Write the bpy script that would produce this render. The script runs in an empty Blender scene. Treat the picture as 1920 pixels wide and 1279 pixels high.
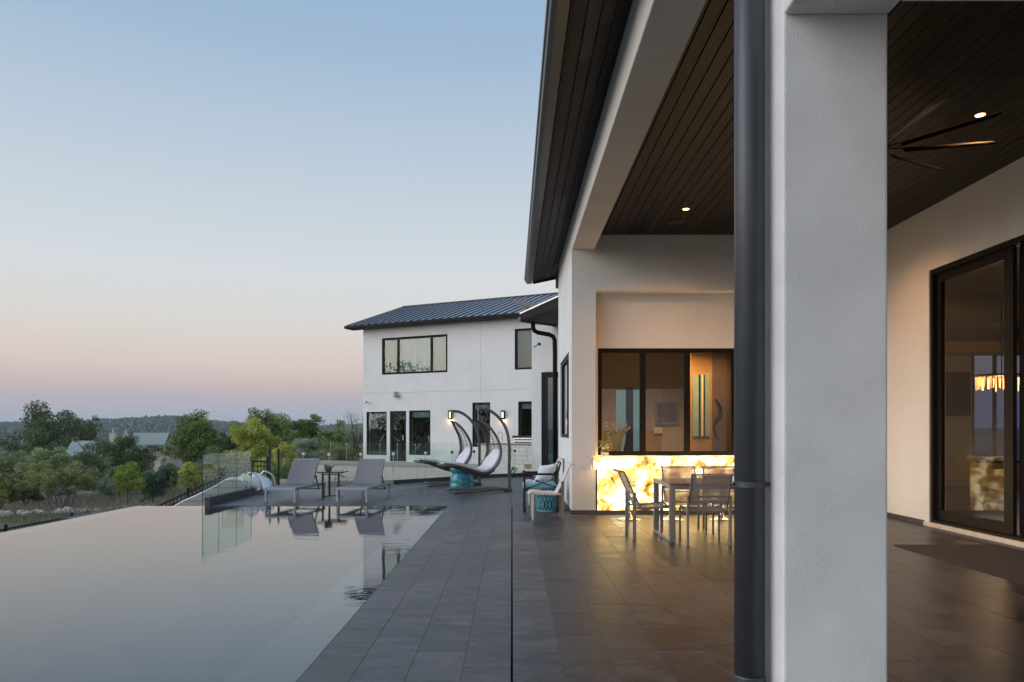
import bpy, math, random
import numpy as np
from mathutils import Vector, Matrix, Euler
random.seed(7); rng = np.random.default_rng(7)
sc = bpy.context.scene
C = bpy.context.collection
R = math.radians
F, H, HY = 1390.0, 1.4, 810.0          # focal length in px of the photograph, eye height, horizon row

# ------------------------------------------------------------------ camera, sky, sun, exposure
cam = bpy.data.cameras.new('camera'); cam_o = bpy.data.objects.new('camera', cam); C.objects.link(cam_o)
cam_o.location = (0, 0, H); cam_o.rotation_euler = (R(90), 0, 0)
cam.sensor_width = 36; cam.lens = F*36/1920; cam.shift_y = (HY-639.5)/1920
cam.clip_start = .05; cam.clip_end = 6000
sc.camera = cam_o

def srgb(r, g, b):
    f = lambda c: (c/255/12.92 if c/255 <= .04045 else ((c/255+.055)/1.055)**2.4)
    return (f(r), f(g), f(b), 1)

SUN_DIR = Vector((-.95, -.24, .36)).normalized()       # towards the afterglow, left and behind the camera
w = bpy.data.worlds.new('World'); sc.world = w; w.use_nodes = True
nt = w.node_tree; N = nt.nodes; L = nt.links
tc = N.new('ShaderNodeTexCoord'); sep = N.new('ShaderNodeSeparateXYZ'); L.new(tc.outputs['Generated'], sep.inputs[0])
asn = N.new('ShaderNodeMath'); asn.operation = 'ARCSINE'; L.new(sep.outputs['Z'], asn.inputs[0])
mr = N.new('ShaderNodeMapRange'); mr.inputs[1].default_value = R(-5); mr.inputs[2].default_value = R(85)
L.new(asn.outputs[0], mr.inputs[0])
ramp = N.new('ShaderNodeValToRGB'); L.new(mr.outputs[0], ramp.inputs[0])
els = [(-5, (120, 130, 138)), (0, (172, 178, 193)), (1.5, (178, 179, 192)), (2.6, (189, 180, 187)), (3.5, (205, 189, 188)), (4.8, (219, 202, 194)), (6.3, (221, 210, 203)),
       (7.8, (220, 216, 211)), (11.4, (215, 220, 224)), (14.9, (204, 214, 222)), (21.6, (183, 200, 218)), (27.2, (160, 186, 212)), (45, (126, 159, 198)), (80, (104, 138, 184))]
cr = ramp.color_ramp; cr.interpolation = 'EASE'
while len(cr.elements) < len(els): cr.elements.new(.5)
for e, (a, c) in zip(cr.elements, els): e.position = (a+5)/90; e.color = srgb(*c)
cr.interpolation = 'LINEAR'
# afterglow: the whole sky brightens smoothly towards the set sun
vd = N.new('ShaderNodeVectorMath'); vd.operation = 'DOT_PRODUCT'; L.new(tc.outputs['Generated'], vd.inputs[0])
vd.inputs[1].default_value = Vector((-.88, -.47, 0)).normalized()
gl = N.new('ShaderNodeMapRange'); gl.interpolation_type = 'SMOOTHSTEP'; gl.inputs[1].default_value = .12; gl.inputs[2].default_value = 1
gl.inputs[3].default_value = 1.0; gl.inputs[4].default_value = 2.3
L.new(vd.outputs['Value'], gl.inputs[0])
mx = N.new('ShaderNodeVectorMath'); mx.operation = 'SCALE'; L.new(ramp.outputs[0], mx.inputs[0]); L.new(gl.outputs[0], mx.inputs['Scale'])
sky = N.new('ShaderNodeTexSky'); sky.sky_type = 'NISHITA'; sky.sun_disc = False
sky.sun_elevation = R(2); sky.sun_rotation = math.atan2(SUN_DIR.x, SUN_DIR.y)
sk2 = N.new('ShaderNodeVectorMath'); sk2.operation = 'SCALE'; sk2.inputs['Scale'].default_value = .006
L.new(sky.outputs[0], sk2.inputs[0])
ad = N.new('ShaderNodeVectorMath'); ad.operation = 'ADD'; L.new(mx.outputs[0], ad.inputs[0]); L.new(sk2.outputs[0], ad.inputs[1])
L.new(ad.outputs[0], N['Background'].inputs[0]); N['Background'].inputs[1].default_value = 1.0

sun = bpy.data.lights.new('sun', 'SUN'); sun.energy = 1.5; sun.angle = R(50); sun.color = (1, .88, .79)
sun_o = bpy.data.objects.new('sun', sun); C.objects.link(sun_o); sun_o.rotation_euler = SUN_DIR.to_track_quat('Z', 'Y').to_euler()

sc.view_settings.view_transform = 'Standard'; sc.view_settings.look = 'None'
sc.view_settings.exposure = 0; sc.view_settings.gamma = 1; sc.view_settings.use_curve_mapping = False
sc.render.engine = 'CYCLES'; cy = sc.cycles
cy.max_bounces = 8; cy.diffuse_bounces = 4; cy.glossy_bounces = 4; cy.transmission_bounces = 6; cy.transparent_max_bounces = 24
cy.sample_clamp_indirect = 4; cy.use_denoising = True; cy.caustics_reflective = True; cy.caustics_refractive = False

# ------------------------------------------------------------------ helpers
def P(px, py, z=0.0):
    Y = F*(H-z)/(py-HY); return Vector(((px-960)/F*Y, Y, z))
def XX(px, Y): return (px-960)/F*Y
def ZZ(py, Y): return H+(HY-py)*Y/F

class MB:
    def __init__(s): s.v = []; s.f = []
    def add(s, vs, fs):
        b = len(s.v); s.v += [tuple(p) for p in vs]; s.f += [tuple(b+i for i in q) for q in fs]; return s
    def hexa(s, p): return s.add(p, [(0,3,2,1),(4,5,6,7),(0,1,5,4),(1,2,6,5),(2,3,7,6),(3,0,4,7)])
    def box(s, x0, x1, y0, y1, z0, z1):
        return s.hexa([(x0,y0,z0),(x1,y0,z0),(x1,y1,z0),(x0,y1,z0),(x0,y0,z1),(x1,y0,z1),(x1,y1,z1),(x0,y1,z1)])
    def fbox(s, fr, u0, u1, d0, d1, z0, z1):
        q = [(u0,d1,z0),(u1,d1,z0),(u1,d0,z0),(u0,d0,z0),(u0,d1,z1),(u1,d1,z1),(u1,d0,z1),(u0,d0,z1)]
        return s.hexa([fr.pt(*a) for a in q])
    def bar(s, a, b, wx, wz, up=(0,0,1)):
        a = Vector(a); b = Vector(b); d = (b-a).normalized(); up = Vector(up)
        if abs(d.dot(up)) > .98: up = Vector((0,1,0))
        x = d.cross(up).normalized()*wx/2; y = x.cross(d).normalized()*wz/2
        return s.hexa([a-x-y,a+x-y,a+x+y,a-x+y,b-x-y,b+x-y,b+x+y,b-x+y])
    def tube(s, pts, r, n=8, closed=False):
        pts = [Vector(p) for p in pts]; m = len(pts); rs = r if isinstance(r, (list, tuple)) else [r]*m
        vs = []; up = Vector((.013,.031,1)); prev = None
        for i, p in enumerate(pts):
            if closed: d = pts[(i+1) % m]-pts[i-1]
            else: d = pts[min(i+1,m-1)]-pts[max(i-1,0)]
            d.normalize()
            if prev is None: x = d.cross(up) if abs(d.z) < .95 else d.cross(Vector((1,.1,0)))
            else: x = prev-d*prev.dot(d)
            x.normalize(); prev = x; y = d.cross(x)
            for k in range(n):
                a = 2*math.pi*k/n; vs.append(p+(x*math.cos(a)+y*math.sin(a))*rs[i])
        fs = []
        for i in range(m if closed else m-1):
            j = (i+1) % m
            for k in range(n): fs.append((i*n+k, i*n+(k+1)%n, j*n+(k+1)%n, j*n+k))
        if not closed: fs += [tuple(range(n-1,-1,-1)), tuple((m-1)*n+k for k in range(n))]
        return s.add(vs, fs)
    def lathe(s, prof, c=(0,0,0), n=24, sx=1, sy=1):
        vs = []; m = len(prof)
        for r_, z in prof:
            for k in range(n):
                a = 2*math.pi*k/n; vs.append((c[0]+r_*sx*math.cos(a), c[1]+r_*sy*math.sin(a), c[2]+z))
        fs = [(i*n+k, i*n+(k+1)%n, (i+1)*n+(k+1)%n, (i+1)*n+k) for i in range(m-1) for k in range(n)]
        fs += [tuple(range(n-1,-1,-1)), tuple((m-1)*n+k for k in range(n))]
        return s.add(vs, fs)
    def grid(s, fn, nu, nv, closed_v=False):
        vs = [fn(i/(nu-1), (j/nv if closed_v else j/(nv-1))) for i in range(nu) for j in range(nv)]
        fs = [(i*nv+j, (i+1)*nv+j, (i+1)*nv+(j+1)%nv, i*nv+(j+1)%nv) for i in range(nu-1) for j in range(nv if closed_v else nv-1)]
        return s.add(vs, fs)
    def prism(s, poly, off):
        n = len(poly); off = Vector(off); a = [Vector(p) for p in poly]
        return s.add(a+[p+off for p in a], [tuple(range(n-1,-1,-1)), tuple(range(n,2*n))]+[(i,(i+1)%n,n+(i+1)%n,n+i) for i in range(n)])
    def ball(s, c, rx, ry, rz, n=14, m=9):
        pr = [(math.sin(math.pi*i/(m-1)), -math.cos(math.pi*i/(m-1))) for i in range(m)]
        vs = []
        for a, z in pr:
            for k in range(n):
                t = 2*math.pi*k/n; vs.append((c[0]+rx*max(a,.01)*math.cos(t), c[1]+ry*max(a,.01)*math.sin(t), c[2]+rz*z))
        fs = [(i*n+k, i*n+(k+1)%n, (i+1)*n+(k+1)%n, (i+1)*n+k) for i in range(m-1) for k in range(n)]
        return s.add(vs, fs+[tuple(range(n-1,-1,-1)), tuple((m-1)*n+k for k in range(n))])
    def build(s, name, mat, parent=None, smooth=False, bevel=0, loc=None, seg=2):
        org = Vector(loc) if loc is not None else (ORG.get(parent.name, Vector()) if parent else Vector())
        me = bpy.data.meshes.new(name); me.from_pydata([tuple(Vector(p)-org) for p in s.v], [], s.f); me.update()
        if isinstance(mat, str): mat = M[mat]
        me.materials.append(mat)
        if smooth:
            me.polygons.foreach_set('use_smooth', [True]*len(me.polygons))
        o = bpy.data.objects.new(name, me); C.objects.link(o)
        if parent: o.parent = parent
        elif loc is not None: o.location = loc
        ORG[o.name] = org
        if bevel:
            b = o.modifiers.new('bevel', 'BEVEL'); b.width = bevel; b.segments = seg; b.limit_method = 'ANGLE'; b.angle_limit = R(40)
        return o
ORG = {}
class Fr:
    def __init__(s, o, u, n): s.o = Vector(o); s.u = Vector(u).normalized(); s.n = Vector(n).normalized()
    def pt(s, u, d, z): return s.o+s.u*u+s.n*d+Vector((0,0,z))
    def hit(s, px, py, d=0):
        dr = Vector(((px-960)/F, 1, (HY-py)/F)); o = s.o+s.n*d; e = Vector((0,0,H))
        t = (o-e).dot(s.n)/dr.dot(s.n); p = e+dr*t
        return (p-s.o).dot(s.u), p.z
def thing(name, label, cat, loc=(0,0,0), rz=0, group=None, kind=None):
    o = bpy.data.objects.new(name, None); C.objects.link(o); o.location = loc; o.rotation_euler.z = rz
    o.empty_display_size = .2; o['label'] = label; o['category'] = cat
    if group: o['group'] = group
    ORG[o.name] = Vector(loc); return o
def tag(o, label=None, cat=None, group=None, kind=None):
    for k, v in (('label',label),('category',cat),('group',group),('kind',kind)):
        if v: o[k] = v
    return o
def dup(root, loc, rz, label=None):
    r = root.copy(); C.objects.link(r); r.location = loc; r.rotation_euler.z = rz
    if label: r['label'] = label
    def rec(a, b):
        for ch in list(a.children):
            c = ch.copy(); C.objects.link(c); c.parent = b; rec(ch, c)
    rec(root, r); return r
def wall_grid(fr, u0, u1, z0, z1, ops, d0, d1, back=True):
    us = sorted({u0,u1,*[o[0] for o in ops],*[o[1] for o in ops]}); zs = sorted({z0,z1,*[o[2] for o in ops],*[o[3] for o in ops]})
    us = [a for a in us if u0 <= a <= u1]; zs = [a for a in zs if z0 <= a <= z1]
    sol = lambda i, j: 0 <= i < len(us)-1 and 0 <= j < len(zs)-1 and not any(o[0] <= (us[i]+us[i+1])/2 <= o[1] and o[2] <= (zs[j]+zs[j+1])/2 <= o[3] for o in ops)
    m = MB(); q = lambda *p: m.add([fr.pt(*a) for a in p], [(0,1,2,3)])
    for i in range(len(us)-1):
        for j in range(len(zs)-1):
            if not sol(i, j): continue
            a, b, c, d = us[i], us[i+1], zs[j], zs[j+1]
            q((a,d1,c),(b,d1,c),(b,d1,d),(a,d1,d)); q((a,d0,c),(a,d0,d),(b,d0,d),(b,d0,c))
            if not sol(i-1, j): q((a,d0,c),(a,d1,c),(a,d1,d),(a,d0,d))
            if not sol(i+1, j): q((b,d0,c),(b,d0,d),(b,d1,d),(b,d1,c))
            if not sol(i, j-1): q((a,d0,c),(b,d0,c),(b,d1,c),(a,d1,c))
            if not sol(i, j+1): q((a,d0,d),(a,d1,d),(b,d1,d),(b,d0,d))
    return m
def catmull(pts, n):
    pts = [np.array(p, float) for p in pts]; pts = [2*pts[0]-pts[1]]+pts+[2*pts[-1]-pts[-2]]; out = []
    m = len(pts)-3
    for k in range(n):
        t = k/(n-1)*m; i = min(int(t), m-1); t -= i; a, b, c, d = pts[i:i+4]
        out.append(.5*(2*b+(c-a)*t+(2*a-5*b+4*c-d)*t*t+(3*b-a-3*c+d)*t**3))
    return [tuple(p) for p in out]
def lerp_tab(tab, t):
    return float(np.interp(t, [a for a, _ in tab], [b for _, b in tab]))

# ------------------------------------------------------------------ materials
M = {}
def new_mat(name):
    m = bpy.data.materials.new(name); m.use_nodes = True; M[name] = m
    return m, m.node_tree.nodes, m.node_tree.links, m.node_tree.nodes['Principled BSDF']
def nd(Ns, t, **kw):
    n = Ns.new(t)
    for k, v in kw.items(): setattr(n, k, v)
    return n
def pos(Ns, Ls, scale=(1,1,1), rnd=False):
    g = Ns.new('ShaderNodeNewGeometry'); mp = Ns.new('ShaderNodeMapping'); mp.inputs['Scale'].default_value = scale
    src = g.outputs['Position']
    if rnd:
        oi = Ns.new('ShaderNodeObjectInfo'); a = Ns.new('ShaderNodeMath'); a.operation = 'ADD'
        Ls.new(oi.outputs['Random'], a.inputs[0]); Ls.new(g.outputs['Random Per Island'], a.inputs[1])
        sc_ = Ns.new('ShaderNodeMath'); sc_.operation = 'MULTIPLY'; sc_.inputs[1].default_value = 37.0; Ls.new(a.outputs[0], sc_.inputs[0])
        v = Ns.new('ShaderNodeVectorMath'); v.operation = 'ADD'; Ls.new(src, v.inputs[0]); Ls.new(sc_.outputs[0], v.inputs[1]); src = v.outputs[0]
        fr = Ns.new('ShaderNodeMath'); fr.operation = 'FRACT'; Ls.new(a.outputs[0], fr.inputs[0])
        Ls.new(src, mp.inputs[0]); return mp.outputs[0], fr.outputs[0]
    Ls.new(src, mp.inputs[0]); return mp.outputs[0]
def noise(Ns, Ls, vec, scale, detail=4, rough=.55):
    n = Ns.new('ShaderNodeTexNoise'); n.inputs['Scale'].default_value = scale; n.inputs['Detail'].default_value = detail
    n.inputs['Roughness'].default_value = rough; Ls.new(vec, n.inputs['Vector']); return n.outputs['Fac']
def rampn(Ns, Ls, fac, stops):
    r = Ns.new('ShaderNodeValToRGB'); Ls.new(fac, r.inputs[0]); e = r.color_ramp
    while len(e.elements) < len(stops): e.elements.new(.5)
    for a, (p, c) in zip(e.elements, stops): a.position = p; a.color = (*c[:3], 1) if not isinstance(c, (int,float)) else (c,c,c,1)
    return r.outputs[0]
def bumpn(Ns, Ls, h, bsdf, strength, dist=.01):
    b = Ns.new('ShaderNodeBump'); b.inputs['Strength'].default_value = strength; b.inputs['Distance'].default_value = dist
    Ls.new(h, b.inputs['Height']); Ls.new(b.outputs[0], bsdf.inputs['Normal']); return b
def simple(name, col, rough=.5, metal=0, var=.12, vs=6, bump=0, bs=80, bd=.003, spec=.5):
    m, Ns, Ls, b = new_mat(name); b.inputs['Roughness'].default_value = rough; b.inputs['Metallic'].default_value = metal
    b.inputs['Specular IOR Level'].default_value = spec
    v = pos(Ns, Ls); f = noise(Ns, Ls, v, vs)
    Ls.new(rampn(Ns, Ls, f, [(.25, [c*(1-var) for c in col]), (.75, [min(1,c*(1+var)) for c in col])]), b.inputs['Base Color'])
    if bump: bumpn(Ns, Ls, noise(Ns, Ls, v, bs, 3), b, bump, bd)
    return m
def stucco(name, col, bs=95, bump=.5):
    m, Ns, Ls, b = new_mat(name); b.inputs['Roughness'].default_value = .85; b.inputs['Specular IOR Level'].default_value = .25
    v = pos(Ns, Ls); big = noise(Ns, Ls, v, 1.3, 5, .6)
    Ls.new(rampn(Ns, Ls, big, [(.3, [c*.94 for c in col]), (.7, [c*1.03 for c in col])]), b.inputs['Base Color'])
    f = noise(Ns, Ls, v, bs, 3, .55)
    f2 = rampn(Ns, Ls, f, [(.36, 0), (.62, 1)]); md_ = rampn(Ns, Ls, noise(Ns, Ls, v, 3.2, 4, .6), [(.35, .25), (.65, 1.0)])
    mu_ = Ns.new('ShaderNodeMath'); mu_.operation = 'MULTIPLY'; Ls.new(f2, mu_.inputs[0]); Ls.new(md_, mu_.inputs[1]); bumpn(Ns, Ls, mu_.outputs[0], b, bump, .005)
stucco('stucco', (.79, .775, .745), 180, .58); stucco('stucco_far', (.745, .73, .70), 40, .25); stucco('stucco_warm', (.80, .775, .72), 190, .3)
simple('interior_wall', (.42, .39, .32), .8); simple('interior_dark', (.06, .05, .045), .7); simple('interior_floor', (.12, .09, .07), .3)
simple('dark_metal', (.012, .012, .014), .55, 0, .08, 6, 0, 80, .003, .12); simple('bronze_frame', (.011, .009, .008), .5, 0, .1, 6, 0, 80, .003, .2)
simple('roof_metal', (.60, .59, .59), .40, .85, .08, 2); simple('seam_shade_metal', (.035, .037, .043), .45, .3, .1, 2); simple('gutter_metal', (.045, .047, .052), .35, .3, .1, 3)
simple('pipe_metal', (.062, .065, .073), .42, .3, .12, 4, .03, 300, .001)
simple('black_iron', (.012, .012, .014), .45, .4); simple('concrete_pale', (.50, .48, .44), .85, 0, .12, 3, .3, 60)
simple('curb_dark', (.075, .068, .066), .6, 0, .25, 5); simple('curb_pale', (.36, .31, .27), .75, 0, .1, 4)
simple('alu_light', (.36, .36, .37), .42, .25, .06); simple('alu_taupe', (.24, .22, .20), .45, .2, .06)
simple('chair_white', (.62, .58, .52), .5, 0, .05); simple('pole_grey', (.125, .118, .112), .5, .1, .08)
simple('wicker', (.105, .088, .072), .6, 0, .3, 40, .4, 200); simple('cushion_white', (.66, .64, .66), .9, 0, .05, 6, .35, 25, .02)
simple('teal_glaze', (.018, .21, .25), .12, 0, .25, 5); simple('teal_paint', (.10, .33, .37), .45, 0, .12, 8)
simple('blue_fabric', (.22, .46, .54), .9, 0, .08, 10, .2, 40); simple('chrome', (.75, .74, .72), .1, 1, .02)
simple('steel', (.58, .58, .58), .3, 1, .04); simple('table_dark', (.035, .026, .022), .3, 0, .3, 12)
simple('table_top', (.10, .085, .08), .25, 0, .15, 6); simple('bird_stone', (.13, .13, .135), .8, 0, .2, 30, .5, 90)
simple('slide_white', (.72, .73, .76), .25, 0, .03); simple('sill_stone', (.66, .58, .47), .6, 0, .12, 5)
simple('black_plain', (.006, .006, .007), .35); simple('rock', (.58, .49, .38), .9, 0, .3, 2.5, .8, 8, .05)
simple('bark', (.085, .07, .058), .9, 0, .3, 5, .8, 20, .03); simple('bark_pale', (.16, .14, .12), .9, 0, .25, 5, .6, 20, .02)
simple('green_roof', (.29, .325, .285), .75, 0, .1, .3); simple('limestone', (.50, .44, .36), .85, 0, .18, 1.2, .4, 4, .03)
simple('cream_ceramic', (.52, .46, .33), .35, 0, .06); simple('white_paint', (.75, .75, .74), .5, 0, .03)
simple('art_dark', (.10, .055, .045), .5, 0, .8, 9); simple('bottle_glass', (.01, .014, .01), .08); simple('wood_stake', (.2, .17, .14), .8)
simple('flower_cream', (.75, .68, .42), .7, 0, .1); simple('fan_blade', (.007, .006, .005), .8, 0, .1, 6, 0, 80, .003, .15); simple('seam_grey', (.46, .46, .45), .9)
simple('blind', (.20, .205, .20), .8, 0, .04); simple('curtain', (.34, .41, .43), .85, 0, .06, 3)
simple('tower_white', (.6, .63, .65), .6)
simple('brown_interior', (.10, .055, .035), .6, 0, .4, 3)
simple('orange_lit_wall', (.30, .20, .10), .8); simple('teal_daylight', (.17, .34, .36), .6); simple('backsplash', (.22, .21, .2), .4)
def wood(name, c0, c1, rough=.45, axis='y'):
    m, Ns, Ls, b = new_mat(name); b.inputs['Roughness'].default_value = rough; b.inputs['Specular IOR Level'].default_value = .2
    v, rd = pos(Ns, Ls, (26, 1.1, 26), True)
    f = noise(Ns, Ls, v, 1.2, 6, .62); mx = Ns.new('ShaderNodeMath'); mx.operation = 'MULTIPLY_ADD'
    Ls.new(rd, mx.inputs[0]); mx.inputs[1].default_value = .55; Ls.new(f, mx.inputs[2])
    sb = Ns.new('ShaderNodeMath'); sb.operation = 'SUBTRACT'; sb.inputs[1].default_value = .275; Ls.new(mx.outputs[0], sb.inputs[0])
    Ls.new(rampn(Ns, Ls, sb.outputs[0], [(.25, c0), (.75, c1)]), b.inputs['Base Color'])
    bumpn(Ns, Ls, f, b, .25, .003)
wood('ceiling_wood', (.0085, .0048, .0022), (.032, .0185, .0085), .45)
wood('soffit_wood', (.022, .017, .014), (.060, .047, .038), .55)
def tile_mat(name, dark, mid, pale, rust, rough0, rough1, veins):
    m, Ns, Ls, b = new_mat(name); b.inputs['Specular IOR Level'].default_value = .5
    v, rd = pos(Ns, Ls, (1, 2.6, 1), True)
    f = noise(Ns, Ls, v, 2.2, 8, .68); f2 = noise(Ns, Ls, v, 14, 5, .7)
    mixf = Ns.new('ShaderNodeMath'); mixf.operation = 'MULTIPLY_ADD'; Ls.new(f2, mixf.inputs[0]); mixf.inputs[1].default_value = .45; Ls.new(f, mixf.inputs[2])
    m3 = Ns.new('ShaderNodeMath'); m3.operation = 'MULTIPLY_ADD'; Ls.new(rd, m3.inputs[0]); m3.inputs[1].default_value = .12; Ls.new(mixf.outputs[0], m3.inputs[2])
    col = rampn(Ns, Ls, m3.outputs[0], [(.69, dark), (.785, mid), (.89, pale)])
    rf = noise(Ns, Ls, v, 1.1, 5, .6); rr = rampn(Ns, Ls, rf, [(.48, 0), (.72, 1)])
    mc = Ns.new('ShaderNodeMix'); mc.data_type = 'RGBA'; Ls.new(col, mc.inputs[6]); mc.inputs[7].default_value = (*rust, 1)
    k = Ns.new('ShaderNodeMath'); k.operation = 'MULTIPLY'; k.inputs[1].default_value = .55; Ls.new(rr, k.inputs[0]); Ls.new(k.outputs[0], mc.inputs[0])
    vn = noise(Ns, Ls, v, 7, 9, .75); vr = rampn(Ns, Ls, vn, [(.56, 0), (.64, 1)]); kv = Ns.new('ShaderNodeMath'); kv.operation = 'MULTIPLY'; kv.inputs[1].default_value = veins; Ls.new(vr, kv.inputs[0])
    mv = Ns.new('ShaderNodeMix'); mv.data_type = 'RGBA'; Ls.new(mc.outputs[2], mv.inputs[6]); mv.inputs[7].default_value = (pale[0]*1.5, pale[1]*1.5, pale[2]*1.5, 1); Ls.new(kv.outputs[0], mv.inputs[0])
    Ls.new(mv.outputs[2], b.inputs['Base Color'])
    rm = Ns.new('ShaderNodeMapRange'); rm.inputs[1].default_value = .5; rm.inputs[2].default_value = 1; rm.inputs[3].default_value = rough0; rm.inputs[4].default_value = rough1
    Ls.new(m3.outputs[0], rm.inputs[0]); Ls.new(rm.outputs[0], b.inputs['Roughness'])
    bumpn(Ns, Ls, mixf.outputs[0], b, .22, .004)
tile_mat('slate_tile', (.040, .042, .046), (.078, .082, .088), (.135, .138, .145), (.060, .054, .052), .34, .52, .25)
tile_mat('slate_tile_rust_warmlit', (.019, .018, .018), (.042, .040, .039), (.088, .085, .083), (.042, .030, .023), .29, .47, .5)  # same slate under the porch: warm light put into its colour, plus rust patches
simple('grout', (.17, .165, .16), .9); simple('slot_black', (.004, .004, .004), .9)
simple('pool_floor', (.010, .046, .070), .8, 0, .06, .6)
simple('coping_tile', (.046, .053, .058), .6, 0, .12, 6)

def glassy(name, tint, ior, rough=0.0, bump=None):
    m, Ns, Ls, b = new_mat(name); Ns.remove(b); out = Ns['Material Output']
    t = Ns.new('ShaderNodeBsdfTransparent'); t.inputs[0].default_value = (*tint, 1)
    g = Ns.new('ShaderNodeBsdfGlossy'); g.inputs['Roughness'].default_value = rough; g.inputs[0].default_value = (1,1,1,1)
    fr = Ns.new('ShaderNodeFresnel'); mix = Ns.new('ShaderNodeMixShader')
    ge = Ns.new('ShaderNodeNewGeometry'); mi = Ns.new('ShaderNodeMapRange'); mi.inputs[3].default_value = ior; mi.inputs[4].default_value = 1/ior
    Ls.new(ge.outputs['Backfacing'], mi.inputs[0]); Ls.new(mi.outputs[0], fr.inputs[0])
    Ls.new(fr.outputs[0], mix.inputs[0]); Ls.new(t.outputs[0], mix.inputs[1]); Ls.new(g.outputs[0], mix.inputs[2]); Ls.new(mix.outputs[0], out.inputs[0])
    return m, Ns, Ls, g, fr
glassy('fence_glass', (.955, .985, .97), 1.42); glassy('window_glass', (.86, .88, .84), 1.55); glassy('house_glass', (.74, .82, .78), 1.6)
glassy('screen_glass', (.90, .965, .935), 1.6); glassy('inner_glass', (.62, .76, .74), 1.3); glassy('door_glass', (.92, .93, .90), 1.23); glassy('dusk_glass', (.40, .42, .52), 1.3); glassy('clear_glass', (.95, .95, .93), 1.35); glassy('glass_edge', (.55, .68, .63), 1.4)
m, Ns, Ls, g, fr = glassy('water', (.66, .86, .93), 1.62, .0)
v = pos(Ns, Ls, (1.0, 2.2, 1)); n1 = noise(Ns, Ls, v, 2.4, 3, .5); bm = Ns.new('ShaderNodeBump'); bm.inputs['Strength'].default_value = .028; bm.inputs['Distance'].default_value = .06
v2 = pos(Ns, Ls, (.35, .9, 1)); n2 = noise(Ns, Ls, v2, 1.0, 2, .5); mm = Ns.new('ShaderNodeMath'); mm.operation = 'MULTIPLY_ADD'; mm.inputs[1].default_value = 1.6
Ls.new(n2, mm.inputs[0]); Ls.new(n1, mm.inputs[2]); Ls.new(mm.outputs[0], bm.inputs['Height']); Ls.new(bm.outputs[0], g.inputs['Normal'])
def sling(name, col, tr):
    m, Ns, Ls, b = new_mat(name); b.inputs['Base Color'].default_value = (*col, 1); b.inputs['Roughness'].default_value = .7
    v = pos(Ns, Ls); bumpn(Ns, Ls, noise(Ns, Ls, v, 260, 1), b, .3, .002)
    t = Ns.new('ShaderNodeBsdfTransparent'); mix = Ns.new('ShaderNodeMixShader'); mix.inputs[0].default_value = tr
    Ls.new(b.outputs[0], mix.inputs[1]); Ls.new(t.outputs[0], mix.inputs[2]); Ls.new(mix.outputs[0], Ns['Material Output'].inputs[0])
sling('sling_grey', (.215, .20, .205), .06); sling('sling_taupe', (.40, .34, .28), .15); sling('acrylic', (.8, .75, .65), .75)
def emit(name, col, s):
    m, Ns, Ls, b = new_mat(name); b.inputs['Base Color'].default_value = (*col, 1); b.inputs['Emission Color'].default_value = (*col, 1); b.inputs['Emission Strength'].default_value = s
emit('lamp_warm', (1, .52, .17), 9); emit('sconce_glow', (1, .60, .25), 5); emit('chandelier_glow', (1, .42, .12), 1.9)
def onyx(name, strength, yellow=1.0):
    m, Ns, Ls, b = new_mat(name); b.inputs['Roughness'].default_value = .18
    v = pos(Ns, Ls, (1, 1, 1)); d = noise(Ns, Ls, v, 1.6, 3); 
    va = Ns.new('ShaderNodeVectorMath'); va.operation = 'SCALE'; va.inputs['Scale'].default_value = .45; cn = Ns.new('ShaderNodeCombineXYZ'); Ls.new(d, cn.inputs[0]); Ls.new(d, cn.inputs[2])
    Ls.new(cn.outputs[0], va.inputs[0]); vb = Ns.new('ShaderNodeVectorMath'); vb.operation = 'ADD'; Ls.new(v, vb.inputs[0]); Ls.new(va.outputs[0], vb.inputs[1])
    f = noise(Ns, Ls, vb.outputs[0], 3.1, 10, .62)
    vo = Ns.new('ShaderNodeTexVoronoi'); vo.feature = 'DISTANCE_TO_EDGE'; vo.inputs['Scale'].default_value = 2.1; wv_ = Ns.new('ShaderNodeVectorMath'); wv_.operation = 'ADD'
    nz = Ns.new('ShaderNodeTexNoise'); nz.inputs['Scale'].default_value = 4.0; nz.inputs['Detail'].default_value = 5; Ls.new(v, nz.inputs['Vector']); ns_ = Ns.new('ShaderNodeVectorMath'); ns_.operation = 'SCALE'; ns_.inputs['Scale'].default_value = .35; Ls.new(nz.outputs['Color'], ns_.inputs[0])
    Ls.new(v, wv_.inputs[0]); Ls.new(ns_.outputs[0], wv_.inputs[1]); Ls.new(wv_.outputs[0], vo.inputs['Vector'])
    ed = rampn(Ns, Ls, vo.outputs['Distance'], [(.0, 1), (.07, 0)]); mk = rampn(Ns, Ls, noise(Ns, Ls, v, 1.7, 3), [(.42, 0), (.58, 1)]); em = Ns.new('ShaderNodeMath'); em.operation = 'MULTIPLY'; Ls.new(ed, em.inputs[0]); Ls.new(mk, em.inputs[1])
    fe_ = Ns.new('ShaderNodeMath'); fe_.operation = 'MULTIPLY_ADD'; fe_.inputs[1].default_value = -.075; Ls.new(em.outputs[0], fe_.inputs[0]); Ls.new(f, fe_.inputs[2]); f = fe_.outputs[0]
    col = rampn(Ns, Ls, f, [(.30, (.06, .022, .006)), (.36, (.26, .11, .03)), (.42, (.80, .44, .09)), (.48, (1, .68, .22)), (.57, (1, .84, .46))])
    st = rampn(Ns, Ls, f, [(.30, .05), (.42, .15), (.49, .28), (.61, 1.0)])
    mu = Ns.new('ShaderNodeMath'); mu.operation = 'MULTIPLY'; mu.inputs[1].default_value = strength; Ls.new(st, mu.inputs[0])
    Ls.new(col, b.inputs['Base Color']); Ls.new(col, b.inputs['Emission Color']); Ls.new(mu.outputs[0], b.inputs['Emission Strength'])
onyx('onyx', 4.8)
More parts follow.
